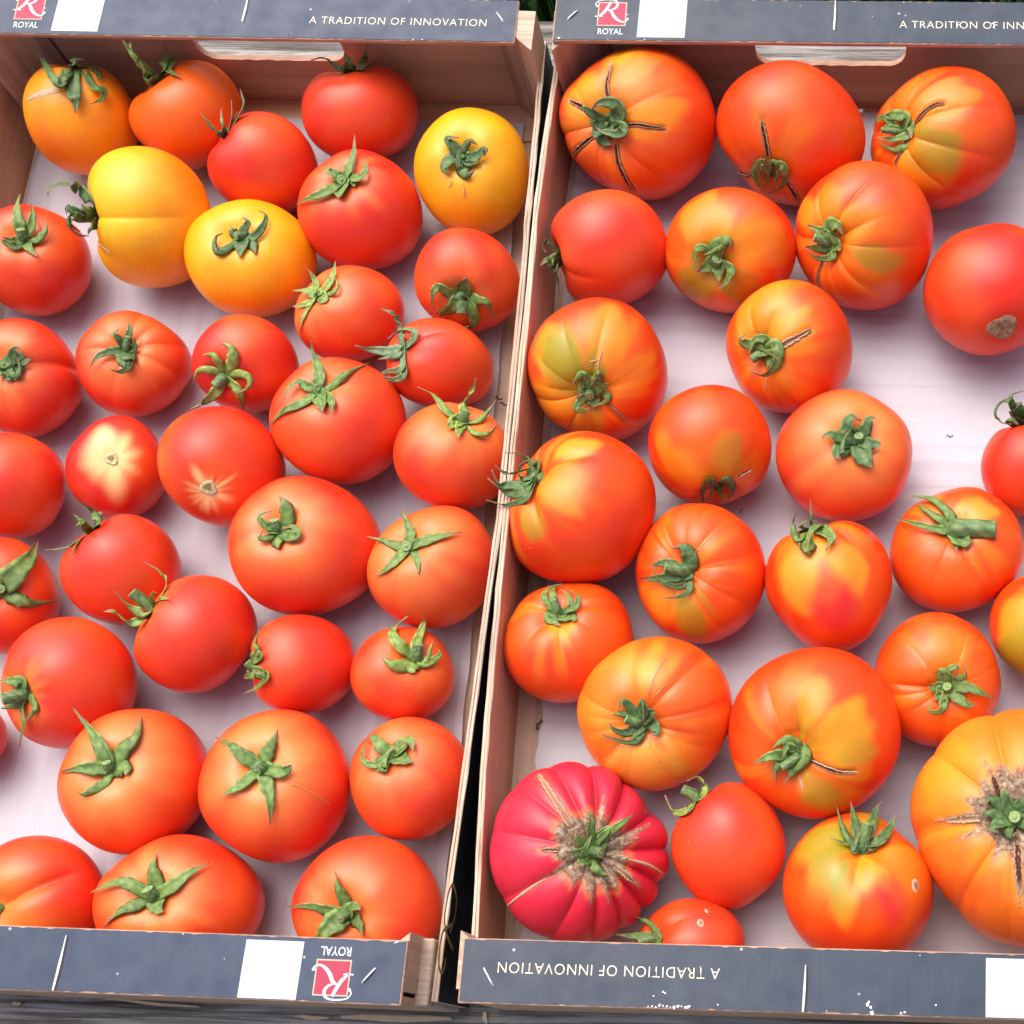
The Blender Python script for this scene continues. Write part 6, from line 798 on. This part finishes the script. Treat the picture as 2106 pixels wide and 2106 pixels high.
        for ri, h in rows:
            for q in range(k):
                an = q*6.2832/k; rr2 = hr*ri*(1+.16*math.cos(5*an+d['seed'])*(ri > .6)); V2.append(hub+(ex*math.cos(an)+ey*math.sin(an))*rr2+n3*h)
        F2 = grid_faces(len(rows), k, True)+[tuple(range((len(rows)-1)*k, len(rows)*k))]
        me = mesh(V2, F2, 'calyx'); fix(me); vcol(me, 'leaf', np.array([(.1, .1*(q % 3 == 0), 0) for q in range(len(V2))])); CX = link('calyx', me, T, [M[kind]], smooth=True)
        for (w, flat) in d['sepals']:
            pts = np.array(flat).reshape(-1, 3)+ctr
            p0 = hub+n3*.0006; dirn = pts[0]-p0
            root = p0+dirn/np.linalg.norm(dirn)*min(hr*.35, np.linalg.norm(dirn)*.3)
            seg = 9+5*len(pts)
            path = catmull([root]+list(pts), seg)
            for i in range(len(path)):
                v = path[i]-ctr; rr2 = np.linalg.norm(v); hs = onskin(v, .0); need = np.linalg.norm(hs-ctr)+.0006
                if rr2 < need: path[i] = ctr+v/rr2*need
            for _ in range(2): path[1:-1] = (path[:-2]+2*path[1:-1]+path[2:])/4
            tw = rd.uniform(-.5, .5); tw2 = rd.uniform(-.9, .9)*(1 if len(pts) > 2 else .4); fold = rd.choice([1, 1, -1])*rd.uniform(.12, .30); ph = rd.uniform(0, 6)
            def nf(p, s_):
                v = outnrm(p); j = min(int(s_*seg), seg-1); dd = path[j+1]-path[j]; dd = dd/max(1e-9, np.linalg.norm(dd)); v = v-dd*(v@dd); v /= max(1e-9, np.linalg.norm(v)); l = np.cross(dd, v)
                an = tw*s_+tw2*max(0, s_-.35)**1.3; return v*math.cos(an)+l*math.sin(an)
            def wf(s_): return w*.57*(.86+.24*math.sin(math.pi*min(1, s_*1.6+.10)) if s_ < .3 else (1.06*((1-s_)/.7)**.95+.05))*(1+.06*math.sin(s_*19+ph))
            def sec(s_):
                f = fold*w*(1-s_*.5); th_ = .00020*(1-s_*.5)
                return [(-1, f), (-.55, f*.38+th_), (0, th_*.5), (.55, f*.38+th_), (1, f), (.55, f*.30-th_), (0, -th_*1.7), (-.55, f*.30-th_)]
            V2 = strip(path, nf, wf, sec); k = 8
            F2 = grid_faces(len(path), k, True)+[tuple(range(k)), tuple(range(seg*k, seg*k+k))]
            me = mesh(V2, F2, 'sepal'); fix(me)
            vcol(me, 'leaf', np.array([(i/seg, (.75, .0, .35, .0, .75, 0, 0, 0)[q]*(.5+.5*math.sin(i*1.3+q)), 0) for i in range(seg+1) for q in range(k)]))
            link('sepal', me, CX, [M[kind]], smooth=True)
        # stem stub with a paler cut end
        if 'ped' in d:
            tip, r0 = np.array(d['ped'][0])+ctr, d['ped'][1]
        else:
            tip, r0 = hub+n3*.003, .0013
        ax = tip-hub; ln = np.linalg.norm(ax)
        if ln < .003: ax = n3*.003; ln = .003; tip = hub+ax
        path = catmull([hub-n3*.001, hub+n3*min(.0025, ln*.4)+ax*.15, tip], 8); k = 14; V2 = []; r2 = random.Random(d['seed'])
        for i, p in enumerate(path):
            dd = path[min(i+1, 8)]-path[max(i-1, 0)]; dd /= np.linalg.norm(dd); l1 = np.cross(dd, (0, 1, .3)); l1 /= np.linalg.norm(l1); l2 = np.cross(dd, l1)
            rr2 = r0*(1.15-.30*i/8 if i < 7 else .9)
            for q in range(k): an = q*6.2832/k; V2.append(p+(l1*math.cos(an)+l2*math.sin(an))*rr2*(1+.07*math.sin(an*4+i*.3)))
        me = mesh(V2, grid_faces(9, k, True), 'stem'); fix(me); vcol(me, 'leaf', np.array([(0, .5*(q % 4 == 0), 0) for q in range(len(V2))])); st = link('stem', me, T, [M['stub']], smooth=True)
        V2 = []; F2 = []
        for ri, h in ((1.0, 0), (.9, .0003), (.62, .0001), (.42, -.0002), (.38, .0003), (.15, .0004)):
            for q in range(k): an = q*6.2832/k; V2.append(path[-1]+(l1*math.cos(an)+l2*math.sin(an))*r0*.88*ri+dd*h)
        me = mesh(V2, grid_faces(6, k, True)+[tuple(range(5*k, 6*k))], 'cut_end'); fix(me); link('cut_end', me, st, [M['cut']], smooth=True)
    return T
for d in TOMATOES: build_tomato(d)

# ---------------------------------------------------------------- bits of dry stalk
def stalk(label, x, y, ang, ln, m='debris', z=.0028, w=.0007):
    V = []; F = []; k = 6; n = 5
    for i in range(n+1):
        t = (i/n-.5)*ln; b_ = (.0006 if m == 'debris' else .0003)*math.sin(i*1.7); w_ = w*(1 if m == 'debris' else (.25+.9*math.sin(math.pi*(i+.4)/(n+.8))))
        for q in range(k):
            a = q*6.2832/k; V.append((x+math.cos(ang)*t-math.sin(ang)*(w_*math.cos(a)+b_), y+math.sin(ang)*t+math.cos(ang)*(w_*math.cos(a)+b_), z+w_*.4+w_*.4*math.sin(a)))
        if i:
            for q in range(k): F.append(((i-1)*k+q, (i-1)*k+(q+1) % k, i*k+(q+1) % k, i*k+q))
    F += [tuple(range(k)), tuple(range(n*k, n*k+k))]
    o = link('stalk_bit', fix(mesh(V, F)), None, [M[m]]); o['label'] = label; o['category'] = 'debris'
stalk('short dark stalk bit on the bare slat beside the left board of the right crate', 0.0078, 0.1446, -1.981, 0.0058, 'debris', 0.0028, 0.0006)
stalk('tiny black stalk bit on the liner above the orange red tomato with thick cut stem', 0.1088, 0.2586, -1.993, 0.0027, 'debris', 0.0200, 0.0004)
stalk('thin dark stalk bit alone on the open white liner', 0.2199, 0.3127, -0.030, 0.0036, 'debris', 0.0028, 0.0003)
stalk('small dark bits at the right board of the left crate', -0.0299, 0.3300, -0.423, 0.0043, 'debris', 0.0040, 0.0005)
stalk('grey stalk bit right of the small dark bits in the left crate', -0.0262, 0.3265, -0.271, 0.0058, 'debris', 0.0040, 0.0005)
stalk('pale curled splinter under the corner of the left crate', -0.0515, -0.0041, 0.010, 0.0547, 'splinter', -0.0045, 0.0016)
stalk('short pale splinter on the table near the left crate', -0.0936, -0.0050, -0.033, 0.0174, 'splinter', -0.0050, 0.0010)
stalk('thin upright straw between the crates at the photo bottom', -0.0078, -0.0026, -1.287, 0.0060, 'splinter', -0.0050, 0.0011)
stalk('thin pale splinter on the table below the blue ledge', -0.1740, -0.0005, -0.058, 0.0476, 'splinter', -0.0050, 0.0007)
stalk('tiny splinter at the bottom left corner of the photo', -0.2420, -0.0028, -0.050, 0.0046, 'splinter', -0.0050, 0.0009)
